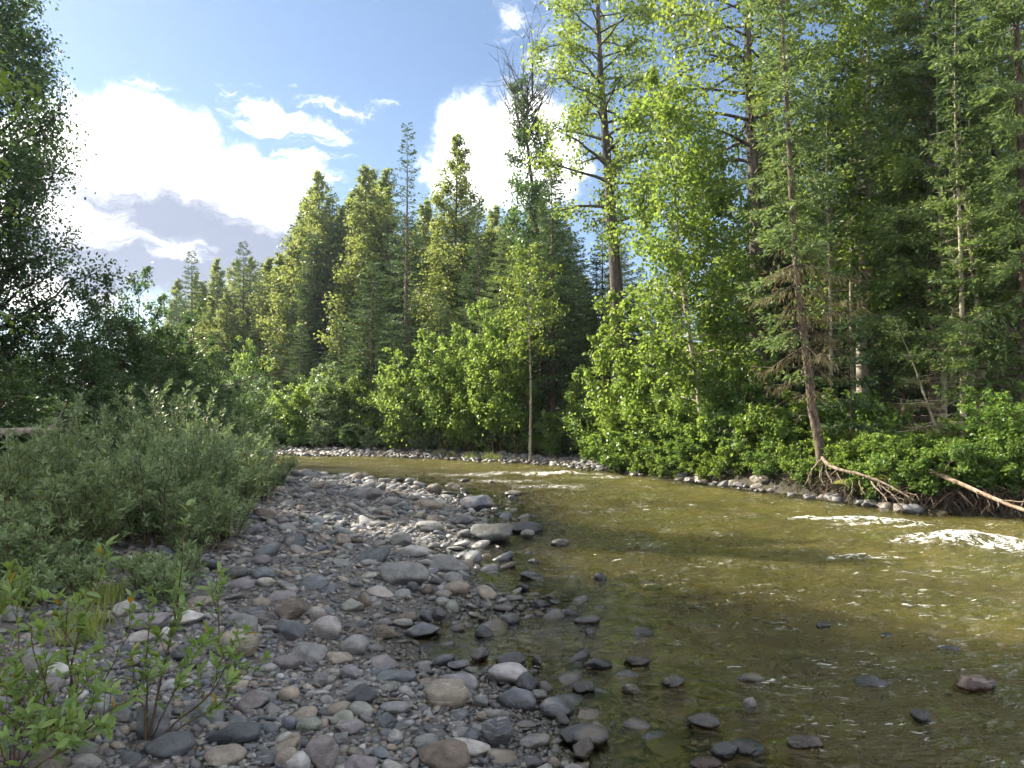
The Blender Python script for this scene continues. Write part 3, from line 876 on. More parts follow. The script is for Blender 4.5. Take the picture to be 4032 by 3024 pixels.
cols_w = [('slate', .24), ('grey', .28), ('pale', .12), ('tan', .09), ('purple', .09), ('brown', .04), ('dark', .10), ('green', .04)]
names_w = [c for c, _ in cols_w]; cum_w = np.cumsum([p for _, p in cols_w])
cand.sort(key=lambda c: -(c[2] / c[1]) * (1.0 if c[3] > -0.25 else 0.3))
n_ind = 262 - stone_n[0]
mass = []
for i, (x, y, r, n_, g_) in enumerate(cand):
    colr_ = names_w[min(int(np.searchsorted(cum_w, rng.random())), 7)]
    kind = ['round', 'flat', 'flat', 'flat', 'angular', 'angular', 'block'][int(rng.random() * 7)]
    fl_ = {'round': 0.52, 'flat': 0.30, 'angular': 0.55, 'block': 0.5}[kind] * rng.uniform(0.8, 1.2)
    el_ = rng.uniform(0.48, 0.92)
    if i < n_ind:
        wet_ = n_ < -0.05
        place_ = 'standing in the shallow river' if wet_ else 'lying among the stones of the gravel bar'
        lab = '%s %s %s %s' % (KW[kind], WORD[colr_], 'boulder' if 2 * r > 0.34 else 'cobble', place_)
        put_stone(x, y, g_ + 0.3 * r * fl_ * 1.2, 2.1 * r, 2.1 * r * el_, 2 * r * fl_, kind, colr_, lab, lab, rz=rng.uniform(-0.9, 0.9), tilt=0.2)
    else:
        mass.append((x, y, g_, r, fl_, el_, kind, colr_ if n_ > -0.05 else ['dark', 'slate', 'dark', 'brown', 'purple', 'slate'][i % 6], 2 if r / y > 0.006 else 1))
for (x, y, r, n_, g_) in peb:
    mass.append((x, y, g_, r, rng.uniform(0.4, 0.7), rng.uniform(0.6, 0.95), KINDS[int(rng.random() * 4)], names_w[min(int(np.searchsorted(cum_w, rng.random())), 7)], 1))
# far bank: shingle strip at the foot of the shrubs and a pile of stones by the bend
for k in range(2000):
    s = rng.random()
    i = rng.uniform(7.55, 10.8) if k > 90 else rng.uniform(5.0, 7.6)
    a = FAR[int(i)]; b = FAR[int(i) + 1]; p = a + (b - a) * (i % 1)
    tdir = (b - a) / np.linalg.norm(b - a); nrm_ = np.array([tdir[1], -tdir[0]])
    off = rng.normal(0.3, 0.45) if k > 90 else rng.normal(-0.1, 0.12)
    q = p + nrm_ * off
    mass.append((q[0], q[1], max(ground(q[0], q[1]), -0.03), rng.uniform(0.04, 0.13) * (1.5 if rng.random() < 0.12 else 1), rng.uniform(0.45, 0.8), rng.uniform(0.6, 0.95), KINDS[int(rng.random() * 4)], ['grey', 'grey', 'tan', 'tan', 'purple', 'pale'][int(rng.random() * 6)], 1))


def mass_mesh(items, name):
    Vs, Fs, Cs = [], [], []
    off = 0
    for j, (x, y, g_, r, fl_, el_, kind, colr_, lod) in enumerate(items):
        base = LOW[kind][j % 7][0 if lod == 2 else 1]
        fc = F2 if lod == 2 else F1
        a = rng.uniform(0, PI) if r < 0.05 else rng.uniform(-0.9, 0.9)
        tx, ty = rng.uniform(-0.45, 0.45, 2)
        p = base * (r * 1.08, r * 1.08 * el_, r * fl_)
        p[:, 2] += p[:, 0] * tx + p[:, 1] * ty
        ca, sa = math.cos(a), math.sin(a)
        X = p[:, 0] * ca - p[:, 1] * sa + x; Y = p[:, 0] * sa + p[:, 1] * ca + y
        Z = p[:, 2] + g_ + r * fl_ * 0.35
        Vs.append(np.stack([X, Y, Z], 1)); Fs.append(fc + off); off += len(base)
        c = np.array(COL[colr_]) * rng.uniform(0.8, 1.2)
        Cs.append(np.tile(np.append(c, 1.0), (len(base), 1)))
    by = {}
    return make_mesh(name, np.concatenate(Vs), [np.concatenate(Fs)], True, {'scol': ('FLOAT_COLOR', np.concatenate(Cs))})


nearm = [m for m in mass if m[1] < 26 and not (m[0] > -3 and m[1] > 22)]
o = link('gravel', mass_mesh(mass, 'gravel'), M['stone_mass'])
tag(o, 'loose grey gravel and small cobbles covering the bar and the river margins', 'gravel', kind='stuff')
print('STONES', stone_n[0], 'mass', len(mass), 'cand', len(cand), 'tris', len(o.data.polygons))

# ------------------------------------------------------------------ trees: generators
def path_points(path, n, r, wob):
    path = np.array(path, float)
    z = np.linspace(path[0, 2], path[-1, 2], n)
    x = np.interp(z, path[:, 2], path[:, 0]); y = np.interp(z, path[:, 2], path[:, 1])
    k = np.arange(n)
    s = r.uniform(0, 9)
    x = x + wob * np.sin(k * 0.55 + s) * (k / n); y = y + wob * np.cos(k * 0.47 + s) * (k / n)
    return np.stack([x, y, z], 1)


def broadleaf(name, seed, H, cb, prof, n_limb, n_leaf, leaf, rise=0.6, r0=0.2, path=None, clump=0.16, bark='bark_dark', leafmat='leaf_alder', sub=6, wob=0.12,
              bare=0.0, droop=0.0, stems=1, spread=0.0, lw=0.72, up=0.5, leaf_in=0.15):
    """H height, cb crown base (share of H), prof(t) crown radius with t 0..1 inside the crown"""
    r = np.random.default_rng(seed)
    tr = Acc(); lf = Acc()
    LP, LD = [], []       # limb paths for leaves
    for st in range(stems):
        if stems > 1:
            a = st * 2.4 + r.uniform(0, 1); sp = spread * r.uniform(0.4, 1.0)
            h = H * r.uniform(0.72, 1.0) if st else H
            pth = [(0.1 * math.cos(a), 0.1 * math.sin(a), -0.15), (sp * 0.55 * math.cos(a), sp * 0.55 * math.sin(a), h * 0.5), (sp * math.cos(a), sp * math.sin(a), h)]
        else:
            h = H; pth = path or [(0, 0, -0.3), (0, 0, H)]
        P = path_points(pth, 16, r, wob)
        rad = r0 * (1 - 0.93 * np.linspace(0, 1, 16) ** 0.85) * (1 if stems == 1 else 0.8)
        rad[0] *= 1.25
        tubes(tr, P, rad, 8)
        nl = max(3, n_limb // stems)
        ts = np.sort((np.arange(nl) + r.random(nl)) / nl)
        for i, t_ in enumerate(ts):
            zf = cb + (1 - cb) * t_ * 0.985
            zz_ = pth[0][2] + zf * (P[-1, 2] - P[0, 2])
            b = np.array([np.interp(zz_, P[:, 2], P[:, 0]), np.interp(zz_, P[:, 2], P[:, 1]), zz_])
            a = i * 2.4 + r.uniform(-0.6, 0.6)
            L = max(prof(t_), 0.05) * r.uniform(0.65, 1.12)
            rs = rise + r.uniform(-0.2, 0.25)
            s = np.linspace(0, 1, 6)[:, None]
            out = np.array([math.cos(a), math.sin(a), 0])
            pl = b + out * L * s * np.cos(rs * (0.7 + 0.5 * s)) + np.array([0, 0, 1.0]) * L * (math.sin(rs) * s - droop * s * s)
            pl += r.normal(0, 0.035 * L, (6, 3)) * s
            rl = max(0.012, 0.42 * np.interp(zz_, P[:, 2], rad))
            rl = min(rl, 0.035 * L + 0.008)
            tubes(tr, pl, rl * np.linspace(1, 0.25, 6), 5)
            LP.append(pl); LD.append(L)
            if r.random() < bare:
                continue
            for q in range(sub):
                s0 = r.uniform(0.25, 1.0)
                j = s0 * 5; j0 = min(int(j), 4)
                bp_ = pl[j0] + (pl[j0 + 1] - pl[j0]) * (j - j0)
                d = norm((pl[j0 + 1] - pl[j0]) + rand_unit(r, 1)[0] * np.linalg.norm(pl[j0 + 1] - pl[j0]) * 0.9 + np.array([0, 0, up * 0.25 * L / 5]))
                l2 = L * r.uniform(0.22, 0.48) * (1.15 - 0.5 * s0) + 0.08
                p2 = bp_ + d * l2 * np.linspace(0, 1, 6)[:, None] + np.array([0, 0, 0.12 * l2 * (up - 0.4)]) * np.linspace(0, 1, 6)[:, None] ** 2
                tubes(tr, p2[::2], np.array([0.3, 0.2, 0.1]) * min(rl, 0.03) + 0.002, 3)
                LP.append(p2); LD.append(l2 * 1.1)
    LPa = np.array(LP); W_ = np.array(LD)
    pick = r.choice(len(LPa), n_leaf, p=W_ / W_.sum())
    s = 1 - (1 - leaf_in) * r.random(n_leaf) ** 1.3
    j = s * 5; j0 = np.minimum(j.astype(int), 4)
    pos = LPa[pick, j0] + (LPa[pick, j0 + 1] - LPa[pick, j0]) * (j - j0)[:, None]
    pos = pos + r.normal(0, clump, (n_leaf, 3)) * np.clip(W_[pick], 0.25, 1.3)[:, None]
    ax = norm(rand_unit(r, n_leaf) + np.array([0, 0, -0.35]))
    nr = norm(rand_unit(r, n_leaf) * 0.9 + np.array([0, 0, 0.8]))
    L = leaf * r.uniform(0.65, 1.25, n_leaf)
    kites(lf, pos, ax, nr, L, L * lw, 0.12, 0.1)
    return {'trunk': (tr.mesh(name + '_trunk', True), bark), 'crown': (lf.mesh(name + '_crown'), leafmat)}


def conifer(name, seed, H, R, cb=0.03, nb=9.0, r0=0.16, path=None, bark='bark_spruce', needle='needle', dead_to=0.0, dens=1.0, droop=0.25, pw=0.85, tuft=0.135, irregular=0.2, stub=0, gap=0.095, whorl=0.48):
    r = np.random.default_rng(seed)
    tr = Acc(); lf = Acc(); dd = Acc()
    P = path_points(path or [(0, 0, -0.3), (0, 0, H)], 18, r, 0.04)
    Pz = P[:, 2]
    rad = np.maximum(r0 * (1 - np.linspace(0, 1, 18)), 0.006); rad[0] *= 1.3
    tubes(tr, P, rad, 8)
    nbr = int(H * (1 - cb) * nb * 1.6)
    hs = cb + (1 - cb) * (np.arange(nbr) + r.random(nbr)) / nbr
    hq = np.round(hs * H / whorl) * whorl / H + r.normal(0, 0.035, nbr) / H
    hs = np.clip(np.where(hs < 0.93, hq, hs), cb * 0.9, 0.999)
    for i, hf in enumerate(hs):
        zz_ = hf * H
        b = np.array([np.interp(zz_, Pz, P[:, 0]), np.interp(zz_, Pz, P[:, 1]), zz_])
        lo = min(1.0, 0.55 + 0.45 * (hf - cb) / 0.12)
        L = (R * (1 - hf) ** pw * lo + 0.10) * r.uniform(1 - irregular * 2, 1 + irregular)
        a = i * 2.39996 + r.uniform(-0.5, 0.5)
        out = np.array([math.cos(a), math.sin(a), 0]); sd_ = np.array([-math.sin(a), math.cos(a), 0])
        e0 = 0.55 * hf - 0.05 + r.uniform(-0.1, 0.1)
        s = np.linspace(0, 1, 7)
        pl = b + out * (L * s)[:, None] + np.array([0, 0, 1.0]) * (L * (math.tan(e0) * s - droop * (1.1 - hf) * 1.7 * (s ** 1.5 - 0.62 * s ** 3.5)))[:, None]
        pl += sd_ * (r.normal(0, 0.05) * L * s * s)[:, None]
        tubes(tr, pl[::2], (0.006 + 0.009 * L) * np.array([1, 0.75, 0.5, 0.2]), 3)
        dead = hf < dead_to and r.random() < 0.55
        nt = max(4, int(L / gap * dens))
        s0 = np.repeat((0.12 if hf > 0.3 else 0.22) + 0.86 * (np.arange(nt) + r.random(nt)) / nt, 2)
        s0 = np.clip(s0, 0, 0.999)
        m = len(s0)
        sg = np.tile([1.0, -1.0], nt)
        j = s0 * 6; j0 = np.minimum(j.astype(int), 5)
        tb = pl[j0] + (pl[j0 + 1] - pl[j0]) * (j - j0)[:, None]
        fw = norm(pl[j0 + 1] - pl[j0])
        tl = (0.13 + 0.40 * L * (1 - s0) ** 0.8 * np.minimum(1, 0.4 + s0 * 2)) * r.uniform(0.7, 1.2, m)
        tl = np.minimum(tl, 0.85)
        td = norm(fw * 0.75 + sd_ * (sg * r.uniform(0.6, 1.0, m))[:, None] + np.array([0, 0, -0.18]) + r.normal(0, 0.12, (m, 3)))
        k = np.maximum(2, (tl / 0.050 * (0.9 if dead else 1.0)).astype(int))
        ti = np.repeat(np.arange(m), k)
        q = np.concatenate([(np.arange(x) + r.random(x)) / x for x in k])
        pos = tb[ti] + td[ti] * (tl[ti] * q)[:, None] + np.array([0, 0, -0.22]) * (tl[ti] * q * q)[:, None]
        ax = norm(td[ti] + r.normal(0, 0.42, (len(ti), 3)) + (np.array([0, 0, -1.4]) if dead else 0))
        nr = norm(np.array([0, 0, 1.0]) + r.normal(0, 1.3, (len(ti), 3)))
        tlen = tuft * r.uniform(0.7, 1.3, len(ti)) * (1.2 if dead else 1)
        kites(dd if dead else lf, pos, ax, nr, tlen, tlen * (0.11 if dead else 0.32), 0.05)
        # the end of the branch
        ke = 6
        kites(dd if dead else lf, np.repeat(pl[-1:], ke, 0), norm(fw[-1] + r.normal(0, 0.3, (ke, 3))), norm(np.array([0, 0, 1.0]) + r.normal(0, 0.4, (ke, 3))), np.full(ke, tuft * 1.3), np.full(ke, tuft * 0.4), 0.05)
    for i in range(stub):     # bare dead twigs low on the trunk
        zz_ = r.uniform(0.04, max(cb + 0.12, 0.16)) * H
        b = np.array([np.interp(zz_, Pz, P[:, 0]), np.interp(zz_, Pz, P[:, 1]), zz_])
        a = r.uniform(0, 2 * PI); L = r.uniform(0.35, 1.1) * R * 0.6
        s = np.linspace(0, 1, 5)[:, None]
        pl = b + np.array([math.cos(a), math.sin(a), 0]) * L * s + np.array([0, 0, r.uniform(-0.25, 0.2)]) * L * s ** 2 + r.normal(0, 0.03 * L, (5, 3)) * s
        tubes(tr, pl, np.linspace(0.011, 0.003, 5), 3)
        for q in range(4):
            c_ = pl[r.integers(1, 5)]
            e_ = c_ + (rand_unit(r, 1)[0] * 0.22 + np.array([math.cos(a), math.sin(a), -0.2]) * 0.15) * r.uniform(0.5, 1.4)
            tubes(tr, np.array([c_, (c_ + e_) / 2 + r.normal(0, 0.01, 3), e_]), np.array([0.005, 0.004, 0.002]), 3)
    d = {'trunk': (tr.mesh(name + '_trunk', True), bark), 'crown': (lf.mesh(name + '_crown'), needle)}
    if dd.n:
        d['dead_foliage'] = (dd.mesh(name + '_dead'), 'needle_dead')
    return d


def place(proto, name, x, y, label, cat='tree', group=None, rz=0.0, s=1.0, sz=None, z=None, tilt=(0, 0), mats=None):
    e = bpy.data.objects.new(name, None)
    e.empty_display_size = 0.3
    C.objects.link(e)
    e.location = (x, y, ground(x, y) if z is None else z)
    e.rotation_euler = (tilt[0], tilt[1], rz)
    e.scale = (s, s, sz or s)
    tag(e, label, cat, group)
    for part, (me, mat) in proto.items():
        link(part, me, M[(mats or {}).get(part, mat)], e)
    return e


# ------------------------------------------------------------------ prototypes
cone = lambda R, p=0.8: (lambda t_: R * (1 - t_) ** p)
oval = lambda R, k=0.35: (lambda t_: R * math.sin(PI * min(1, max(0.02, k * 0.5 + (1 - k * 0.5) * t_))) ** 0.7)
PR = {}
PR['spruce1'] = conifer('spruce_a', 11, 17.0, 2.5, 0.02, 8.5, 0.17)
PR['spruce2'] = conifer('spruce_b', 12, 15.0, 2.7, 0.04, 8.0, 0.17, droop=0.32, irregular=0.28)
PR['fir_thin'] = conifer('fir_thin', 13, 18.0, 1.75, 0.10, 6.0, 0.16, droop=0.22, irregular=0.35, dens=0.75)
PR['fir_wide'] = conifer('fir_wide', 14, 16.0, 3.0, 0.14, 8.0, 0.15, needle='needle_light', droop=0.5, irregular=0.3, stub=60, whorl=0.72, gap=0.075)
PR['poplar1'] = broadleaf('poplar_a', 21, 15.0, 0.10, lambda t_: 3.0 * (1 - t_) ** 0.7 + 0.15, 84, 21000, 0.135, rise=0.75, r0=0.16, leafmat='leaf_poplar', clump=0.17, up=1.0)
PR['poplar2'] = broadleaf('poplar_b', 22, 14.0, 0.08, lambda t_: 3.3 * (1 - t_) ** 0.8 + 0.15, 80, 20000, 0.135, rise=0.85, r0=0.15, leafmat='leaf_poplar', clump=0.17, up=1.0)
PR['alder1'] = broadleaf('alder_a', 31, 4.6, 0.05, lambda t_: 1.25 * (1 - t_) ** 0.6 + 0.15, 66, 12000, 0.105, rise=0.65, r0=0.045, stems=5, spread=1.2, bark='twig', clump=0.16)
PR['alder2'] = broadleaf('alder_b', 32, 3.4, 0.04, lambda t_: 1.15 * (1 - t_) ** 0.5 + 0.15, 66, 10500, 0.10, rise=0.6, r0=0.035, stems=6, spread=1.3, bark='twig', clump=0.16)
PR['alder3'] = broadleaf('alder_c', 33, 2.6, 0.04, lambda t_: 1.0 * (1 - t_) ** 0.5 + 0.15, 60, 9000, 0.095, rise=0.55, r0=0.03, stems=6, spread=1.2, bark='twig', clump=0.15)
PR['low1'] = broadleaf('low_a', 41, 1.5, 0.03, lambda t_: 0.7 * (1 - t_) ** 0.5 + 0.1, 52, 5200, 0.10, rise=0.5, r0=0.018, stems=8, spread=0.9, bark='twig', leafmat='leaf_low', clump=0.13, lw=0.8)
PR['low2'] = broadleaf('low_b', 42, 1.0, 0.03, lambda t_: 0.55 * (1 - t_) ** 0.5 + 0.1, 40, 3000, 0.08, rise=0.45, r0=0.012, stems=8, spread=0.75, bark='twig', leafmat='leaf_low', clump=0.11, lw=0.8)


def willow(name, seed, H, n_stem, spread, n_leaf, leaf):
    """many thin upright stems with narrow leaves along them"""
    r = np.random.default_rng(seed)
    tr = Acc(); lf = Acc(); LP = []; W_ = []
    for i in range(n_stem):
        a = r.uniform(0, 2 * PI); b0 = np.array([math.cos(a), math.sin(a), 0]) * r.uniform(0, 0.35) * spread
        h = H * r.uniform(0.5, 1.0)
        ln = np.array([math.cos(a), math.sin(a), 0]) * r.uniform(0.1, 0.7) * spread
        s = np.linspace(0, 1, 8)[:, None]
        p = b0 + np.array([0, 0, h]) * s + ln * s ** 1.5 + r.normal(0, 0.02, (8, 3)) * s + np.array([0, 0, -0.05])
        tubes(tr, p, np.linspace(0.009, 0.002, 8) * (0.5 + h * 0.5), 4)
        LP.append(p); W_.append(h * 1.0)
        for q in range(int(3 + 5 * r.random())):
            s0 = r.uniform(0.2, 0.9); j = int(s0 * 7)
            d = norm(np.array([0, 0, 1.0]) + rand_unit(r, 1)[0] * 0.9)
            l2 = h * r.uniform(0.12, 0.34)
            p2 = p[j] + d * l2 * np.linspace(0, 1, 8)[:, None]
            tubes(tr, p2[::3], np.array([0.004, 0.003, 0.0015]), 3)
            LP.append(p2); W_.append(l2 * 1.7)
    LP = np.array(LP); W_ = np.array(W_)
    pk_ = r.choice(len(LP), n_leaf, p=W_ / W_.sum())
    s = 0.16 + 0.84 * r.random(n_leaf) ** 0.8
    j = s * 7; j0 = np.minimum(j.astype(int), 6)
    tan = norm(LP[pk_, j0 + 1] - LP[pk_, j0])
    pos = LP[pk_, j0] + (LP[pk_, j0 + 1] - LP[pk_, j0]) * (j - j0)[:, None]
    rad_ = rand_unit(r, n_leaf); rad_ = norm(rad_ - tan * np.sum(rad_ * tan, 1, keepdims=True))
    ax = norm(rad_ + tan * r.uniform(0.3, 1.1, n_leaf)[:, None])
    nr = norm(np.cross(ax, np.cross(tan, ax)) * -1 + r.normal(0, 0.35, (n_leaf, 3)))
    L = leaf * r.uniform(0.6, 1.25, n_leaf)
    kites(lf, pos + rad_ * 0.006, ax, nr, L, L * 0.36, 0.12, 0.12)
    return {'stem': (tr.mesh(name + '_stem', True), 'twig'), 'foliage': (lf.mesh(name + '_leaf'), 'leaf_willow')}


PR['willow1'] = willow('willow_a', 51, 1.75, 26, 0.75, 4300, 0.080)
PR['willow2'] = willow('willow_b', 52, 1.45, 26, 0.8, 4000, 0.078)
PR['willow3'] = willow('willow_c', 53, 2.3, 24, 0.8, 4800, 0.084)
PR['willow_low'] = willow('willow_d', 54, 0.5, 16, 0.42, 1000, 0.06)

# ------------------------------------------------------------------ far bank: single trees
rr = random.Random(5)


def top_scale(py, Y, x, H):
    return (zpix(py, Y) - ground(x, Y)) / H


def tree_at(key, H, px, Y, top, name, label, group=None, s=None, mats=None, tilt=(0, 0)):
    x = pix(px, Y)
    sz = top_scale(top, Y, x, H)
    return place(PR[key], name, x, Y, label, 'tree', group, rr.uniform(0, 6.28), s or (0.55 + 0.45 * sz), sz, mats=mats, tilt=tilt)


# skyline, far left: pale poplars and dark spruces behind the bend
G_FP = 'pale poplars beyond the bend'
for (px, Y, top) in [(176, 66, 268), (196, 72, 262), (217, 64, 245), (236, 70, 258), (249, 66, 243), (268, 60, 250), (284, 58, 262)]:
    tree_at('poplar1' if rr.random() < 0.5 else 'poplar2', 15.0, px, Y, top, 'poplar_tree', 'narrow pale green poplar far beyond the river bend', G_FP, s=1.3)
for (px, Y, top, lab) in [(222, 52, 286, 'narrow dark spruce against pale poplars beyond the bend'), (258, 50, 262, 'taller dark spruce beside the pale poplars beyond the bend')]:
    tree_at('fir_thin', 18.0, px, Y, top, 'spruce_tree', lab)
# middle skyline
for (px, Y, top, lab) in [(315, 49, 168, 'tall pointed pale poplar leading the row of poplars'), (292, 50, 228, 'shorter pale poplar left of the pointed one'), (338, 50, 190, 'pale poplar between the pointed one and the twin tops'), (352, 52, 172, 'pale poplar close behind the left of the twin tops'), (303, 54, 205, 'pale poplar tucked behind the pointed one'),
                          (364, 46, 143, 'tall pale poplar, left of the twin tops beside the thin fir'), (386, 47, 146, 'tall pale poplar, right of the twin tops touching the thin fir')]:
    tree_at('poplar1' if px % 2 else 'poplar2', 15.0, px, Y, top, 'poplar_tree', lab, s=1.35)
tree_at('fir_thin', 18.0, 406, 40, 122, 'fir_tree', 'tall sparse pointed fir rising above the poplars', s=1.1)
tree_at('spruce2', 15.0, 372, 37, 262, 'spruce_tree', 'broad layered spruce below the tall sparse fir', s=1.15)
tree_at('poplar1', 15.0, 456, 42, 130, 'poplar_tree', 'open topped poplar in front of the white cloud', s=1.3)
tree_at('poplar2', 14.0, 430, 46, 205, 'poplar_tree', 'small poplar between the sparse fir and the open topped poplar')
tree_at('spruce1', 17.0, 478, 37, 205, 'spruce_tree', 'dark spruce standing below the open topped poplar')
tree_at('spruce1', 17.0, 500, 33, 238, 'spruce_tree', 'lighter spruce left of the dead topped cottonwood', s=0.85, mats={'crown': 'needle_light'})
tree_at('spruce2', 15.0, 440, 35, 290, 'spruce_tree', 'squat dark spruce behind the tall alder thicket')
tree_at('spruce2', 15.0, 410, 36, 300, 'spruce_tree', 'dark spruce in the gap under the tall sparse fir')
tree_at('spruce1', 17.0, 340, 39, 318, 'spruce_tree', 'low dark spruce behind the shrubs under the poplars')
tree_at('spruce2', 15.0, 300, 44, 325, 'spruce_tree', 'small dark spruce under the pointed poplar')
tree_at('spruce1', 17.0, 552, 31.5, 155, 'spruce_tree', 'dense brown green spruce in front of the dead topped cottonwood', s=0.98)

SKY = [(175, 268), (218, 245), (250, 243), (280, 232), (300, 192), (315, 172), (340, 182), (365, 148), (386, 150), (406, 150), (430, 190), (456, 150), (480, 178), (500, 185), (520, 170), (550, 190), (590, 240)]
for k in range(36):
    px = 270 + 305 * k / 35 + rr.uniform(-6, 6); Y = rr.uniform(39, 56) if px > 420 else rr.uniform(47, 58)
    top = np.interp(px, [a for a, _ in SKY], [b for _, b in SKY]) + rr.uniform(8, 70)
    key, H = rr.choice([('poplar1', 15.0), ('poplar2', 14.0), ('spruce1', 17.0), ('spruce2', 15.0)])
    if px > 400:
        key, H = rr.choice([('spruce1', 17.0), ('spruce2', 15.0), ('poplar2', 14.0)])
    tree_at(key, H, px, Y, top, 'poplar_tree' if key[0] == 'p' else 'spruce_tree', 'pale poplar in the dense wood across the river' if key[0] == 'p' else 'dark spruce in the dense wood across the river',
            'poplars in the wood across the river' if key[0] == 'p' else 'spruces in the wood across the river', s=rr.uniform(1.15, 1.6))
for k in range(12):
    px = 190 + 95 * k / 11; Y = rr.uniform(50, 62)
    tree_at('poplar2' if k % 3 else 'spruce1', 14.0, px, Y, 268 + rr.uniform(0, 45), 'poplar_tree' if k % 3 else 'spruce_tree', 'low pale poplar at the foot of the wood beyond the bend' if k % 3 else 'low dark spruce at the foot of the wood beyond the bend',
            'low poplars beyond the bend' if k % 3 else 'low spruces beyond the bend', s=1.1)
# dead topped cottonwood
Y = 34.0; x = pix(540, Y); H = 16.5
PR['snag'] = broadleaf('snag', 61, H, 0.28, lambda t_: 2.0 * (1 - t_) ** 0.4 + 0.2, 46, 11000, 0.15, rise=0.7, r0=0.26, path=[(0.3, 0, -0.3), (0.1, 0, 6), (-0.3, 0, 11), (-0.75, 0, H)], leafmat='leaf_dark', clump=0.22, bark='bark_dark', bare=0.25)
e = place(PR['snag'], 'cottonwood_tree', x, Y, 'dark cottonwood with a bare dead top against the sky')
r_ = np.random.default_rng(62); dt = Acc()
for k in range(46):
    top_main = k < 3
    b = np.array([-0.6 + r_.uniform(-0.3, 0.3), r_.uniform(-0.3, 0.3), r_.uniform(12.5, 16.0)])
    a = r_.uniform(0, 2 * PI); L = r_.uniform(1.2, 3.0)
    d = norm(np.array([math.cos(a) * 0.75, math.sin(a) * 0.75, r_.uniform(0.5, 1.4)]))
    s = np.linspace(0, 1, 6)[:, None]
    p = b + d * L * s + np.array([0, 0, 0.25]) * L * s ** 2 + r_.normal(0, 0.05, (6, 3)) * s
    tubes(dt, p, np.linspace(0.035, 0.006, 6), 4)
    for q in range(6):
        c_ = p[r_.integers(1, 6)]
        d2 = norm(d + rand_unit(r_, 1)[0] * 0.9)
        tubes(dt, np.array([c_, c_ + d2 * 0.35 * L * 0.5, c_ + d2 * 0.35 * L + np.array([0, 0, 0.06])]), np.array([0.012, 0.009, 0.005]), 3)
dead_me = dt.mesh('snag_top', True)
link('dead_top', dead_me, M['bark_dark'], e)

# the tall cottonwood with the thick straight trunk
Y = 29.0; x = pix(610, Y); H = 21.0
PR['cottonwood'] = broadleaf('cottonwood', 63, H, 0.42, lambda t_: 2.9 * math.sin(PI * (0.22 + 0.66 * t_)) + 0.2, 64, 14500, 0.15, rise=0.35, r0=0.36,
                             path=[(0.45, 0, -0.4), (0.25, 0, 6), (0.0, 0, 10), (-0.3, 0, 16), (-0.45, 0, H)], leafmat='leaf_cotton', bark='bark_cotton', clump=0.17, droop=0.22, sub=7, leaf_in=0.42)
place(PR['cottonwood'], 'cottonwood_tree', x, Y, 'tall cottonwood with thick straight furrowed trunk and yellow green crown')
# the second cottonwood, its crown reaching the top of the frame, trunk behind the riverside spruce
Y = 23.5; x = pix(757, Y); H = 19.0
PR['cottonwood2'] = broadleaf('cottonwood_b', 64, H, 0.46, lambda t_: 3.4 * math.sin(PI * (0.25 + 0.6 * t_)) + 0.2, 62, 14000, 0.15, rise=0.2, r0=0.33,
                              path=[(-0.05, 0, -0.4), (0.0, 0, 8), (0.12, 0, 14), (0.15, 0, H)], leafmat='leaf_cotton', bark='bark_cotton', clump=0.17, droop=0.3, sub=7, leaf_in=0.42)
place(PR['cottonwood2'], 'cottonwood_tree', x, Y, 'cottonwood with straight trunk half hidden behind the riverside spruce', rz=2.0)
# young yellow green tree by the brown green spruce
PR['aspen_small'] = broadleaf('aspen_small', 65, 8.5, 0.45, lambda t_: 1.3 * math.sin(PI * (0.2 + 0.7 * t_)) + 0.1, 30, 3800, 0.11, rise=0.3, r0=0.07, leafmat='leaf_cotton', clump=0.18, bark='bark_aspen')
place(PR['aspen_small'], 'aspen_tree', pix(530, 29.5), 29.5, 'small yellow leaved aspen beside the brown green spruce', rz=1.0)
# birches leaning over the bank
Y = 22.0; x = pix(708, Y)
PR['birch1'] = broadleaf('birch_a', 66, 11.0, 0.16, lambda t_: 2.1 * math.sin(PI * (0.18 + 0.74 * t_)) + 0.15, 64, 17000, 0.125, rise=0.3, r0=0.105,
                         path=[(0.0, 0, -0.3), (-0.4, 0, 3.0), (-0.80, 0, 6), (-1.3, 0, 11)], leafmat='leaf_birch', bark='bark_birch', clump=0.18, droop=0.25)
place(PR['birch1'], 'birch_tree', x, Y, 'slender pale birch leaning left over the bank')
Y = 23.0; x = pix(720, Y)
PR['birch2'] = broadleaf('birch_b', 67, 9.5, 0.22, lambda t_: 1.35 * math.sin(PI * (0.18 + 0.74 * t_)) + 0.15, 50, 11000, 0.125, rise=0.35, r0=0.085,
                         path=[(0.0, 0, -0.3), (-0.1, 0, 3.0), (-0.22, 0, 6), (-0.4, 0, 9.5)], leafmat='leaf_birch', bark='bark_aspen', clump=0.18, droop=0.2)
place(PR['birch2'], 'birch_tree', x, Y, 'upright slim birch close behind the leaning pale birch')
Y = 23.0; x = pix(863, Y)
PR['birch3'] = broadleaf('birch_c', 68, 17.5, 0.25, lambda t_: 2.6 * math.sin(PI * (0.2 + 0.7 * t_)) + 0.2, 74, 20000, 0.14, rise=0.3, r0=0.22,
                         path=[(0, 0, -0.4), (0.0, 0, 4), (0.1, 0, 7), (0.35, 0, 12), (0.5, 0, 17.5)], leafmat='leaf_birch', bark='bark_birch', clump=0.2, droop=0.25)
place(PR['birch3'], 'birch_tree', x, Y, 'tall birch with black and white peeling trunk between spruces')

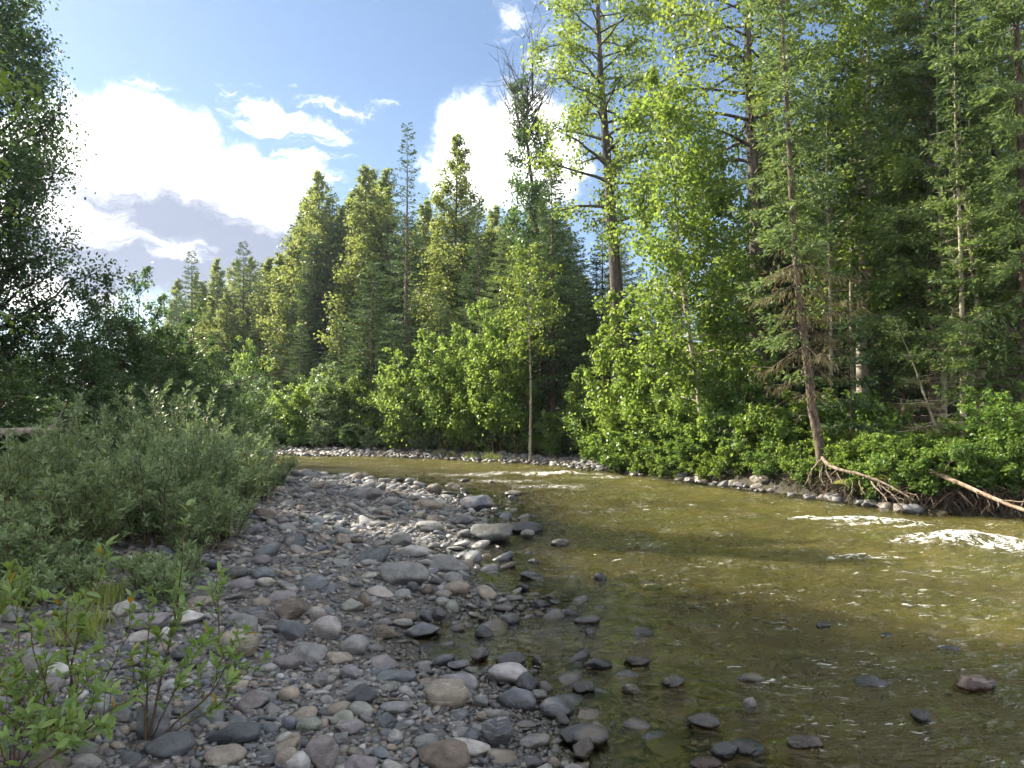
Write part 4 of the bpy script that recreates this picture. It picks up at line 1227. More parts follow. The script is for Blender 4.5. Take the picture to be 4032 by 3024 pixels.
# riverside spruce with bent trunk, bearded with lichen, roots washed bare
Y = 17.6; x = pix(822, Y); gz0 = 0.52
PR['river_spruce'] = conifer('river_spruce', 71, 14.0, 1.35, 0.14, 9.0, 0.125, path=[(0.03, 0, -0.2), (-0.02, 0, 0.4), (-0.22, 0, 1.4), (-0.30, 0, 2.4), (-0.48, 0, 4.0), (-0.62, 0, 6.0), (-0.78, 0, 9.5), (-0.9, 0, 14.0)],
                             needle='needle_light', dead_to=0.40, droop=0.6, irregular=0.35, pw=0.45, stub=30)
rs = place(PR['river_spruce'], 'spruce_tree', x, Y, 'bent riverside spruce bearded with brown lichen, roots washed bare', z=gz0)


def bend_path(pts, n, r, wob):
    pts = np.array(pts, float)
    d = np.concatenate([[0], np.cumsum(np.linalg.norm(np.diff(pts, axis=0), axis=1))])
    s = np.linspace(0, d[-1], n)
    p = np.stack([np.interp(s, d, pts[:, k]) for k in range(3)], 1)
    for _ in range(2):
        p[1:-1] = (p[:-2] + 2 * p[1:-1] + p[2:]) / 4
    return p + r.normal(0, wob, p.shape) * np.linspace(0, 1, n)[:, None]


def local(px, py, Yw):
    """picture point at distance Yw, relative to the riverside spruce"""
    return (pix(px, Yw) - x, Yw - Y, zpix(py, Yw) - gz0)


r_ = np.random.default_rng(72)
xr, yr = x, Y
ROOTS = [([(822, 458, 17.5), (826, 465, 17.1), (845, 472, 16.6), (865, 474, 16.2), (880, 483, 15.9), (897, 490, 15.6), (912, 499, 15.3)], 0.055),
         ([(878, 482, 15.9), (892, 481, 15.8), (910, 478, 15.6), (928, 476, 15.5)], 0.028),
         ([(866, 475, 16.1), (872, 485, 15.7), (880, 494, 15.4), (886, 501, 15.2)], 0.026),
         ([(872, 478, 16.0), (882, 488, 15.6), (892, 494, 15.3), (896, 500, 15.2)], 0.02),
         ([(885, 486, 15.8), (890, 494, 15.4), (902, 500, 15.2)], 0.018),
         ([(822, 459, 17.5), (815, 464, 17.2), (808, 474, 17.0), (805, 484, 16.9)], 0.03),
         ([(824, 462, 17.3), (826, 474, 17.0), (832, 484, 16.8)], 0.025), ([(823, 462, 17.3), (818, 476, 17.0), (824, 486, 16.8)], 0.018),
         ([(834, 467, 16.9), (838, 478, 16.6), (848, 488, 16.4)], 0.016), ([(848, 472, 16.5), (852, 482, 16.2), (850, 492, 16.1)], 0.014),
         ([(893, 489, 15.6), (903, 492, 15.4), (915, 494, 15.2), (918, 500, 15.1)], 0.016), ([(858, 474, 16.3), (858, 486, 16.0), (864, 494, 15.9)], 0.014)]
for pts, r0 in ROOTS:
    a_ = Acc()
    p = bend_path([(pix(px, yy - 0.45 * min(1, i_ / 2)) - xr, yy - 0.45 * min(1, i_ / 2) - yr, zpix(py, yy - 0.45 * min(1, i_ / 2)) - gz0) for i_, (px, py, yy) in enumerate(pts)], 12, r_, 0.012)
    tubes(a_, p, np.linspace(r0, r0 * 0.3, 12), 6)
    for q in range(5):
        c_ = p[r_.integers(3, 12)]
        d = norm(rand_unit(r_, 1)[0] + np.array([0.2, -0.3, -0.9]))
        l2 = r_.uniform(0.12, 0.4)
        tubes(a_, np.array([c_, c_ + d * l2 * 0.5 + r_.normal(0, 0.03, 3), c_ + d * l2]), np.array([r0 * 0.3, r0 * 0.2, 0.003]), 3)
    link('root', a_.mesh('root', True), M['root'], rs)
# fine root mat hanging under the cut bank
a_ = Acc()
for k in range(620):
    i = r_.uniform(4.15, 6.2)
    A_ = FAR[int(i)]; B_ = FAR[int(i) + 1]; p = A_ + (B_ - A_) * (i % 1)
    if k % 3 == 0:
        i = r_.uniform(3.3, 5.0); A_ = FAR[int(i)]; B_ = FAR[int(i) + 1]; p = A_ + (B_ - A_) * (i % 1)
    td = norm(B_ - A_); nn = np.array([td[1], -td[0]])
    q = p + nn * r_.uniform(0.05, 0.45)
    z0 = r_.uniform(0.25, 0.62)
    e_ = q - nn * r_.uniform(0.1, 0.4) + td * r_.normal(0, 0.25)
    z1 = max(z0 - r_.uniform(0.15, 0.55), -0.05)
    pm = (q + e_) / 2 - nn * r_.uniform(0, 0.2)
    rad0 = r_.uniform(0.004, 0.014)
    tubes(a_, np.array([[q[0], q[1], z0], [pm[0], pm[1], (z0 * 0.7 + z1 * 0.3)], [e_[0], e_[1], z1]]), np.array([rad0, rad0 * 0.8, rad0 * 0.4]), 4)
ro = link('root_mat', a_.mesh('root_mat', True), M['root_dark'])
tag(ro, 'tangle of dark hanging rootlets under the cut bank', 'roots', kind='stuff')

# firs on the right
place(PR['fir_wide'], 'fir_tree', pix(934, 21.0), 21.0, 'big layered fir behind the leaning half dead spruce', rz=0.4, s=1.1, sz=1.2)
Y = 17.5
PR['fir_slim'] = conifer('fir_slim', 73, 8.6, 1.35, 0.22, 9.0, 0.075, path=[(0.05, 0, -0.2), (-0.1, 0, 2.0), (-0.38, 0, 5.5), (-0.55, 0, 8.6)], needle='needle_light', droop=0.45, irregular=0.35, stub=90, bark='bark_aspen', whorl=0.5, gap=0.075)
place(PR['fir_slim'], 'fir_tree', pix(988, Y), Y, 'slim light green fir with pale trunk and dead lower twigs')
place(PR['fir_wide'], 'fir_tree', pix(1026, 17.0), 17.0, 'tall drooping light green fir at the cut bank beside the leafy bush', rz=2.4, s=0.95, sz=1.05)
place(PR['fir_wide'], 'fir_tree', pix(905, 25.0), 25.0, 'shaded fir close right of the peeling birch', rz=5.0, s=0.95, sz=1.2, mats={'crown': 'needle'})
place(PR['fir_wide'], 'fir_tree', pix(1000, 20.5), 20.5, 'layered fir between the slim light fir and the drooping one', rz=1.2, s=0.9, sz=0.95)
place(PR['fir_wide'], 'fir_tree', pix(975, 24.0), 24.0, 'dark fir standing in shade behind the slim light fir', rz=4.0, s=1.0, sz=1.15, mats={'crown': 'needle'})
Y = 16.6
PR['lean_spruce'] = conifer('lean_spruce', 74, 3.3, 0.85, 0.12, 14.0, 0.05, path=[(0.0, 0, -0.3), (-0.25, 0, 0.8), (-0.75, 0, 2.2), (-1.15, 0, 3.3)], needle='needle_light', dead_to=0.7, droop=0.35, irregular=0.5, dens=0.8, stub=40, bark='bark_aspen', tuft=0.07)
place(PR['lean_spruce'], 'spruce_tree', pix(949, Y), Y, 'small half dead spruce leaning left above the bank')
PR['young_spruce'] = conifer('young_spruce', 75, 3.4, 0.75, 0.05, 14.0, 0.045, droop=0.3)
place(PR['young_spruce'], 'spruce_tree', pix(851, 17.6), 17.6, 'young dark spruce growing through the low bushes')
# thin bare trunks in the shade
PR['pole'] = conifer('pole', 76, 11.0, 0.7, 0.55, 8.0, 0.075, needle='needle', stub=70, bark='bark_aspen')
for (px, Y, lab) in [(831, 20.5, 'thin bare trunk just behind the riverside spruce'), (853, 22.0, 'thin bare trunk left of the peeling birch'), (963, 17.4, 'thin pale bare trunk left of the slim light fir'),
                     (944, 20.0, 'thin shaded bare trunk behind the leaning half dead spruce'), (973, 19.5, 'thin grey bare trunk behind the slim light fir')]:
    place(PR['pole'], 'spruce_tree', pix(px, Y), Y, lab, rz=px, s=0.9 + (px % 5) * 0.05)

# forest behind, dark
G_BK = 'dark forest trees behind the riverside trees'
for k in range(84):
    Y = rr.uniform(26, 58); px = rr.uniform(545, 1140)
    if px < 700 and Y < 33:
        Y += 10
    x = pix(px, Y)
    if sdist([x], [Y], FAR, -1.0)[0] < 5.5:
        continue
    top = rr.uniform(215, 300) if px < 745 else rr.uniform(20, 240)
    key, H = rr.choice([('spruce1', 17.0), ('spruce2', 15.0), ('spruce1', 17.0), ('fir_thin', 18.0)])
    sz = min(max(top_scale(top, Y, x, H), 0.35), 1.35)
    lb_ = {'spruce1': 'dense dark spruce deep in the shade behind the riverside trees', 'spruce2': 'broad drooping dark spruce deep in the shade behind the riverside trees', 'fir_thin': 'slender dark fir deep in the shade behind the riverside trees'}[key]
    place(PR[key], 'spruce_tree', x, Y, lb_, 'tree', lb_, rr.uniform(0, 6), 0.5 + 0.5 * sz, sz)
for k in range(36):
    Y = rr.uniform(44, 70); px = rr.uniform(262, 560)
    x = pix(px, Y)
    if sdist([x], [Y], FAR, -1.0)[0] < 5.5:
        continue
    key, H = rr.choice([('spruce1', 17.0), ('spruce2', 15.0)])
    sz = min(max(top_scale(rr.uniform(200, 300) if px > 300 else rr.uniform(290, 350), Y, x, H), 0.3), 1.2)
    place(PR[key], 'spruce_tree', x, Y, 'dark spruce filling the wood behind the poplars', 'tree', 'dark spruces behind the poplars', rr.uniform(0, 6), 0.5 + 0.5 * sz, sz)

# ------------------------------------------------------------------ far bank: shrubs
def shrub_at(key, H, px, Y, top, label, group=None, s=None, name='alder_shrub', mats=None, back=1.0, fixed=None):
    Y0 = Y
    while back and Y < Y0 + 12 and sdist([pix(px, Y)], [Y], FAR, -1.0)[0] < back:
        Y += 0.15
    x = pix(px, Y)
    sz = fixed or top_scale(top, Y, x, H)
    return place(PR[key], name, x, Y, label, 'shrub', group, rr.uniform(0, 6.28), s or (0.4 + 0.6 * sz), sz, mats=mats)


shrub_at('alder1', 4.6, 496, 29.6, 300, 'tallest bright alder at the right end of the shrub row', s=1.25)
shrub_at('alder1', 4.6, 446, 31.5, 322, 'second tallest alder, a pointed one behind the shrub row')
shrub_at('alder1', 4.6, 520, 28.6, 322, 'dense bright alder close to the brown green spruce', s=1.1)
shrub_at('alder1', 4.6, 470, 29.8, 345, 'bright alder between the two tallest ones')
shrub_at('alder2', 3.4, 408, 33.0, 350, 'alder with a pointed top standing above its row')
shrub_at('alder1', 4.6, 628, 24.4, 288, 'tall bright alder alone below the cottonwood trunk', s=1.15)
shrub_at('alder2', 3.4, 655, 23.5, 352, 'bushy alder right of the lone tall alder')
shrub_at('alder2', 3.4, 592, 25.0, 366, 'bushy alder left of the lone tall alder')
shrub_at('alder3', 2.6, 556, 27.0, 412, 'small bright shrub leaning over the bank under the brown green spruce', s=0.8)
G_ROW = 'shrub row on the far bank'
for (px, Y, top) in [(262, 37.5, 402), (280, 36.6, 392), (298, 36.2, 388), (315, 36.0, 380), (333, 35.6, 378), (350, 35.2, 374), (368, 34.6, 376), (386, 34.2, 372), (402, 33.6, 380), (420, 33.0, 372), (438, 32.2, 368),
                     (455, 31.6, 374), (472, 30.8, 380), (488, 30.2, 372), (505, 29.6, 366), (270, 40.0, 380), (330, 39.0, 368), (380, 37.5, 362), (425, 35.5, 358), (245, 42, 372), (255, 45, 352)]:
    shrub_at(rr.choice(['alder2', 'alder3']), 3.0, px, Y, top + rr.uniform(-6, 6), 'pale leafy shrub in the row above the far shingle', G_ROW, s=rr.uniform(0.95, 1.2), back=2.3, mats={'crown': rr.choice(['leaf_willow', 'leaf_alder', 'leaf_low'])})
for (px, Y, top) in [(275, 36.0, 425), (300, 35.2, 425), (325, 34.6, 422), (350, 34.0, 424), (375, 33.4, 424), (400, 32.8, 420), (425, 31.8, 424), (450, 31.0, 426), (475, 30.2, 424), (500, 29.4, 426), (520, 28.8, 424), (540, 28.2, 430)]:
    shrub_at('low1', 1.5, px, Y, top + rr.uniform(-5, 5), 'low bush at the foot of the far shrub row', 'low bushes at the foot of the far shrub row', name='low_bush', back=1.5, mats={'crown': rr.choice(['leaf_willow', 'leaf_low'])})
shrub_at('alder3', 2.6, 690, 22.5, 395, 'shaded shrub at the foot of the leaning birch')
shrub_at('alder3', 2.6, 672, 22.6, 400, 'dark shrub between the bushy alder and the leaning birch', mats={'crown': 'leaf_birch'})
shrub_at('alder2', 3.4, 735, 20.5, 345, 'airy shrub under the half hidden cottonwood', s=0.9, mats={'crown': 'leaf_low'})
G_RB = 'low leafy bushes along the right bank'
for (px, Y, top) in [(742, 18.6, 408), (758, 18.4, 398), (776, 18.2, 404), (720, 19.4, 420), (788, 19.2, 412), (800, 20.0, 400), (812, 19.6, 405), (846, 18.0, 428), (866, 17.0, 432), (884, 16.8, 436), (902, 16.4, 440), (925, 16.2, 440),
                     (945, 15.9, 444), (962, 15.8, 446), (706, 20.6, 434), (690, 21.2, 438), (672, 21.9, 440), (650, 22.6, 440), (632, 23.4, 440), (610, 24.3, 438), (980, 16.0, 440), (872, 19.0, 410), (840, 19.5, 405), (915, 18.5, 415), (955, 18.0, 412)]:
    mt_ = rr.choice(['leaf_low', 'leaf_alder', 'leaf_birch', 'leaf_low'])
    lb_ = {'leaf_low': 'low pale leaved bush growing on top of the right bank', 'leaf_alder': 'low yellow green bush growing on top of the right bank', 'leaf_birch': 'low deep green bush growing on top of the right bank'}[mt_]
    shrub_at(rr.choice(['low1', 'low2']), 1.25, px, Y, top + rr.uniform(-4, 4), lb_, lb_, s=rr.uniform(0.9, 1.25), name='low_bush', back=0.5, mats={'crown': mt_})
for k in range(44):
    px = 640 + 385 * k / 43 + rr.uniform(-6, 6)
    if abs(px - 822) < 14 or 676 < px < 730 and k % 2:
        continue
    shrub_at('low2', 1.0, px, 12.5, 0, 'small leafy bush hanging over the edge of the right bank', 'small bushes overhanging the right bank', s=rr.uniform(0.5, 0.8), name='low_bush', back=0.05 + 0.35 * rr.random(), fixed=rr.uniform(0.45, 0.8), mats={'crown': rr.choice(['leaf_low', 'leaf_alder', 'leaf_birch'])})
shrub_at('alder3', 2.6, 1020, 14.9, 385, 'big bright leafy bush above the fallen red log', s=0.95, mats={'crown': 'leaf_low'})
shrub_at('alder3', 2.6, 1000, 15.6, 412, 'smaller leafy bush beside the slim light fir', s=0.75, mats={'crown': 'leaf_low'})
shrub_at('low2', 1.0, 1000, 14.6, 452, 'low yellow green bush hanging over the fallen log', s=0.9, name='low_bush')
shrub_at('low2', 1.0, 978, 15.2, 458, 'low bush hanging over the bank left of the fallen log', s=0.8, name='low_bush')

# grass and moss on the banks
def grass_mesh(name, seed, n, spread, h):
    r = np.random.default_rng(seed); a_ = Acc()
    pos = np.concatenate([r.normal(0, spread, (n, 2)), np.zeros((n, 1))], 1)
    ax = norm(np.array([0, 0, 1.0]) + r.normal(0, 0.33, (n, 3)))
    nr = rand_unit(r, n)
    L = h * r.uniform(0.5, 1.2, n)
    kites(a_, pos, ax, nr, L, np.full(n, 0.012), 0.05, 0.1)
    return a_.mesh(name)


GR = [grass_mesh('grass_a', 81, 130, 0.12, 0.45), grass_mesh('grass_b', 82, 90, 0.1, 0.28)]


def grass_at(px, Y, label, group, k=0, s=1.0, mat='grass'):
    x = pix(px, Y)
    o = link('grass_tuft', GR[k], M[mat])
    o.location = (x, Y, max(ground(x, Y), 0) - 0.02)
    o.rotation_euler = (0, 0, rr.uniform(0, 6)); o.scale = (s, s, s)
    tag(o, label, 'grass', group)


for (px, Y) in [(452, 31.9), (468, 31.3), (474, 31.0), (489, 30.4), (496, 30.2), (440, 32.4)]:
    grass_at(px, Y, 'yellow green grass tuft on the far shingle edge', 'grass tufts on the far shingle', 0, rr.uniform(0.7, 1.0))
for (px, Y) in [(912, 15.9), (918, 15.7), (925, 15.8), (932, 15.6), (920, 16.0)]:
    grass_at(px, Y, 'golden dry grass tuft above the bare roots', 'golden grass above the roots', 0, 1.2)


def moss(name, px, Y, sx, sy, sz, label, dz=0.0):
    r = np.random.default_rng(int(px * 7))
    v, f = ico(3)
    p = v * (1 + 0.25 * fbm(v[:, 0] * 2 + px, v[:, 1] * 2, v[:, 2] * 2))[:, None]
    xg = pix(px, Y)
    o = link(name, make_mesh('moss', p * (sx, sy, sz), [f], True), M['moss'])
    o.location = (xg, Y, ground(xg, Y) + dz)
    tag(o, label, 'moss')


mm, t = new_mat('moss')
pos = t.n('ShaderNodeNewGeometry').outputs['Position']
nz = t.noise(pos, 25.0, 4.0, 0.7)
pb = t.n('ShaderNodeBsdfPrincipled', ins={'Base Color': t.ramp(nz, [(0.35, (0.06, 0.07, 0.012)), (0.6, (0.20, 0.20, 0.03))]), 'Roughness': 0.95,
                                         'Normal': t.n('ShaderNodeBump', ins={'Strength': 1.0, 'Distance': 0.05, 'Height': nz}).outputs[0]})
t.n('ShaderNodeOutputMaterial', ins={0: pb.outputs[0]})
M['moss'] = mm
moss('moss_mound', 585, 24.9, 1.3, 0.6, 0.25, 'yellow green moss mound at the water below the lone tall alder')
moss('moss_mound', 655, 22.0, 0.7, 0.4, 0.16, 'small moss mound left of the far stone pile')
moss('moss_mound', 862, 16.4, 0.6, 0.3, 0.10, 'flat moss pad on the bank above the bare roots')
moss('moss_mound', 888, 15.9, 0.35, 0.25, 0.13, 'bright moss cushion above the forked bare root')

# far stone pile at the bend and boulder
for k in range(46):
    i = 6.25 + 0.85 * k / 30 if k < 30 else rr.uniform(5.0, 6.3)
    a = FAR[int(i)]; b = FAR[int(i) + 1]; p = a + (b - a) * (i % 1)
    td = (b - a) / np.linalg.norm(b - a)
    off = rr.uniform(-0.3, 0.45) if k < 30 else rr.uniform(-0.25, 0.05)
    x, Y = p[0] + td[1] * off, p[1] - td[0] * off
    s_ = rr.uniform(0.2, 0.46)
    put_stone(x, Y, max(ground(x, Y), 0.0) + s_ * 0.12, s_, s_ * 0.8, s_ * 0.6, rr.choice(['flat', 'angular', 'block']), rr.choice(['tan', 'brown', 'grey', 'purple']),
              'sunlit stone in the pile at the foot of the bank below the birches' if k < 30 else 'stone at the foot of the cut bank among bare roots', 'stones piled below the birches' if k < 30 else 'stones among the bare roots', name='bank_stone')

# fallen log with dead limbs on the right bank
x0, y0 = pix(938, 15.2), 15.2
e = bpy.data.objects.new('fallen_log', None); C.objects.link(e)
e.location = (x0, y0, 0.2)
tag(e, 'fallen barkless log sliding from the bank, reddish at its wet end', 'log')
r_ = np.random.default_rng(91)
pts = [(pix(a, d) - x0, d - y0, zpix(b, d) - 0.2) for (a, b, d) in [(926, 470, 15.1), (940, 475, 14.7), (960, 484, 14.4), (990, 498, 14.0), (1030, 513, 13.4), (1075, 527, 12.8)]]
a_ = Acc(); p = bend_path(pts, 16, r_, 0.006); tubes(a_, p, np.linspace(0.046, 0.032, 16), 9)
link('stem', a_.mesh('log_stem', True), M['log_red'], e)
for k in range(16):
    a_ = Acc(); c_ = p[r_.integers(2, 15)]
    d = norm(rand_unit(r_, 1)[0] * 0.7 + np.array([0.1, -0.5, 0.1 if k % 2 else -0.6])); L = r_.uniform(0.3, 0.9)
    s = np.linspace(0, 1, 5)[:, None]
    tubes(a_, c_ + d * L * s + r_.normal(0, 0.04, (5, 3)) * s, np.linspace(0.014, 0.004, 5), 4)
    link('dead_limb', a_.mesh('log_limb', True), M['root'], e)

# ------------------------------------------------------------------ left bank: shading trees and alders
PR['dark_poplar'] = broadleaf('dark_poplar', 101, 15.0, 0.12, lambda t_: 3.2 * (1 - t_) ** 0.55 * min(1, 0.5 + t_ * 3) + 0.2, 110, 52000, 0.098, rise=0.7, r0=0.18, leafmat='leaf_dark', clump=0.2, sub=8, up=1.0)
PR['dark_alder'] = broadleaf('dark_alder', 102, 6.0, 0.08, lambda t_: 1.6 * (1 - t_) ** 0.55 + 0.15, 66, 11000, 0.09, rise=0.75, r0=0.06, stems=4, spread=1.3, leafmat='leaf_dark', clump=0.17, bark='twig')
place(PR['dark_poplar'], 'poplar_tree', pix(-14, 20.0), 20.0, 'tall dark poplar towering over the left bank')
PR['lit_branch'] = broadleaf('near_aspen', 103, 8.5, 0.22, lambda t_: 1.9 * math.sin(PI * (0.2 + 0.7 * t_)) + 0.2, 30, 4200, 0.10, rise=0.1, r0=0.08, leafmat='leaf_birch', bark='bark_aspen', droop=0.1)
place(PR['lit_branch'], 'aspen_tree', -8.3, 9.6, 'aspen at the left bank reaching a bright leafy branch into view', rz=0.6)
G_SH = 'trees of the left bank shading the bar'
for (x, y, h) in [(-19, 25, 14), (-14.5, 15.5, 16.5), (-18, 17.5, 16.5), (-12.5, 13.4, 15.5), (-13, 10.5, 15), (-16, 12.5, 17), (-11.5, 11.9, 12.5), (-15.5, 14.2, 16.5), (-14, 6.5, 15), (-20, 12, 18), (-18.5, 7, 17),
                  (-23, 17, 18), (-23, 25, 16), (-15, 2, 15), (-21, 5, 17), (-20, -1, 17), (-12, -5, 15), (-15, -9, 16)]:  # last two stand unseen behind the camera, added to cut fill light
    k_ = h / 15.0
    place(PR['dark_poplar'], 'poplar_tree', x, y, 'shading poplar on the left bank outside the view', 'tree', G_SH, rr.uniform(0, 6), 0.75 + 0.25 * k_, k_)
G_AL = 'dark alders on the left bank'
for (px, Y, top, lab) in [(134, 22.5, 262, 'dark alder with a pointed airy top against the clouds'), (108, 22, 284, 'rounded dark alder left of the pointed one'), (160, 23, 292, 'dark alder on the right of the pointed one'),
                          (62, 20, 272, 'dark alder under the tall dark poplar'), (186, 24.5, 300, 'dark alder at the right end of the left bank thicket')]:
    shrub_at('dark_alder', 6.0, px, Y, top, lab, name='alder_tree', s=1.0, back=0)
for (px, Y, top) in [(10, 17, 330), (30, 19, 330), (85, 19, 345), (120, 19, 350), (150, 20, 355), (178, 21, 352), (205, 23, 345), (228, 26, 352), (60, 16, 375), (-20, 14, 360), (20, 14, 390), (246, 28, 372), (200, 19, 385), (-50, 18, 320), (95, 17, 385), (140, 17, 388), (175, 18, 390)]:
    shrub_at('dark_alder', 6.0, px, Y, top, 'dark alder crowding the shaded left bank behind the willows' if top < 360 else 'lower dark alder filling the shade just behind the willows', G_AL if top < 360 else 'lower dark alders behind the willows', s=0.85, name='alder_shrub', back=0)

# ------------------------------------------------------------------ willows on the bar
G_W = 'willow bushes on the left edge of the gravel bar'
wl = []
for (px, py, top, key, H) in [(15, 560, 430, 'willow2', 1.45), (55, 545, 418, 'willow1', 1.75), (100, 530, 392, 'willow3', 2.3), (85, 560, 440, 'willow2', 1.45), (130, 540, 430, 'willow1', 1.75), (160, 545, 436, 'willow2', 1.45),
                              (190, 530, 420, 'willow1', 1.75), (215, 520, 425, 'willow2', 1.45), (240, 512, 432, 'willow1', 1.75), (262, 500, 440, 'willow2', 1.45), (180, 510, 385, 'willow3', 2.3), (150, 505, 378, 'willow3', 2.3),
                              (205, 500, 395, 'willow3', 2.3), (120, 510, 400, 'willow3', 2.3), (60, 515, 415, 'willow3', 2.3), (20, 520, 420, 'willow3', 2.3), (230, 492, 412, 'willow3', 2.3), (250, 486, 428, 'willow1', 1.75),
                              (-25, 545, 425, 'willow2', 1.45), (35, 575, 480, 'willow2', 1.45), (10, 590, 505, 'willow2', 1.45), (225, 540, 470, 'willow2', 1.45), (272, 490, 446, 'willow2', 1.45), (195, 552, 485, 'willow2', 1.45)]:
    x, y, z = pix_ground(px, py)
    hgt_ = zpix(top, y) - z
    sz = hgt_ / H
    wl_ = {'willow3': 'tall wispy willow bush rising out of the thicket on the bar edge', 'willow1': 'mid height grey green willow bush within the thicket on the bar edge', 'willow2': 'short spreading willow bush fringing the thicket on the bar edge'}[key]
    place(PR[key], 'willow_bush', x, y, wl_, 'shrub', wl_, rr.uniform(0, 6), 0.55 + 0.45 * min(sz, 1.2), sz)
for (px, py, lab) in [(182, 577, 'low willow clump at the right foot of the thicket, on stones'), (152, 590, 'low willow clump on the stones below the thicket'), (90, 592, 'low willow clump on fine gravel below the thicket'),
                      (30, 605, 'low willow clump beside the standing greenish slab'), (172, 600, 'low willow clump behind the pale mottled boulder'), (75, 575, 'low willow clump at the dark flat topped boulder')]:
    x, y, z = pix_ground(px, py)
    place(PR['willow_low'], 'willow_bush', x, y, lab, 'shrub', None, rr.uniform(0, 6), 0.95)
for (px, py) in [(45, 585), (82, 640), (108, 600), (95, 625), (20, 600), (105, 605), (8, 612), (150, 570)]:
    x, y, z = pix_ground(px, py)
    grass_at(px, y, 'thin green grass tuft among the stones near the willows', 'grass tufts on the bar', 1, 0.9)

# fallen pole and logs at the left
def pole(name, pts, r0, label, mat='dead_wood'):
    r = np.random.default_rng(abs(int(pts[0][0] * 3 + 7)))
    P3 = [(pix(a, d), d, zpix(b, d)) for (a, b, d) in pts]
    o3 = np.array(P3[0])
    a_ = Acc(); p = bend_path([np.array(q) - o3 for q in P3], 12, r, 0.01)
    tubes(a_, p, np.linspace(r0, r0 * 0.45, 12), 7)
    for q in range(5):
        c_ = p[r.integers(3, 12)]; d = norm(p[-1] - p[0] + rand_unit(r, 1)[0] * 1.4)
        tubes(a_, np.array([c_, c_ + d * 0.2, c_ + d * 0.45 + r.normal(0, 0.03, 3)]), np.array([r0 * 0.3, r0 * 0.2, 0.003]), 4)
    o = link(name, a_.mesh(name, True), M[mat]); o.location = o3
    tag(o, label, 'log')


pole('fallen_log', [(-12, 433, 11.5), (30, 431, 11.3), (66, 429.5, 11.1)], 0.075, 'pale barkless log lying in the shaded thicket')
pole('fallen_branch', [(200, 398, 21.0), (235, 383, 20.6), (262, 376, 20.4), (288, 370, 20.2)], 0.022, 'thin dead pole leaning out over the willows', 'bark_dark')

# ------------------------------------------------------------------ foreground willow saplings, leaf by leaf
def leaf_mesh(name, n=5, w=0.34):
    """elongated leaf with midrib fold, length 1 along x"""
    s = np.linspace(0, 1, n + 2)
    hw = w * 0.5 * np.sin(PI * s ** 0.85) ** 0.8
    zc = -0.12 * s ** 2
    V = []
    for i in range(n + 2):
        V += [(s[i], hw[i], zc[i] + hw[i] * 0.35), (s[i], 0, zc[i]), (s[i], -hw[i], zc[i] + hw[i] * 0.35)]
    Fq = []
    for i in range(n + 1):
        a = i * 3
        Fq += [(a, a + 3, a + 4, a + 1), (a + 1, a + 4, a + 5, a + 2)]
    return make_mesh(name, np.array(V), [np.array(Fq)], True)


LEAF = [leaf_mesh('leaf_a', 4, 0.36), leaf_mesh('leaf_b', 4, 0.42), leaf_mesh('leaf_c', 4, 0.32)]


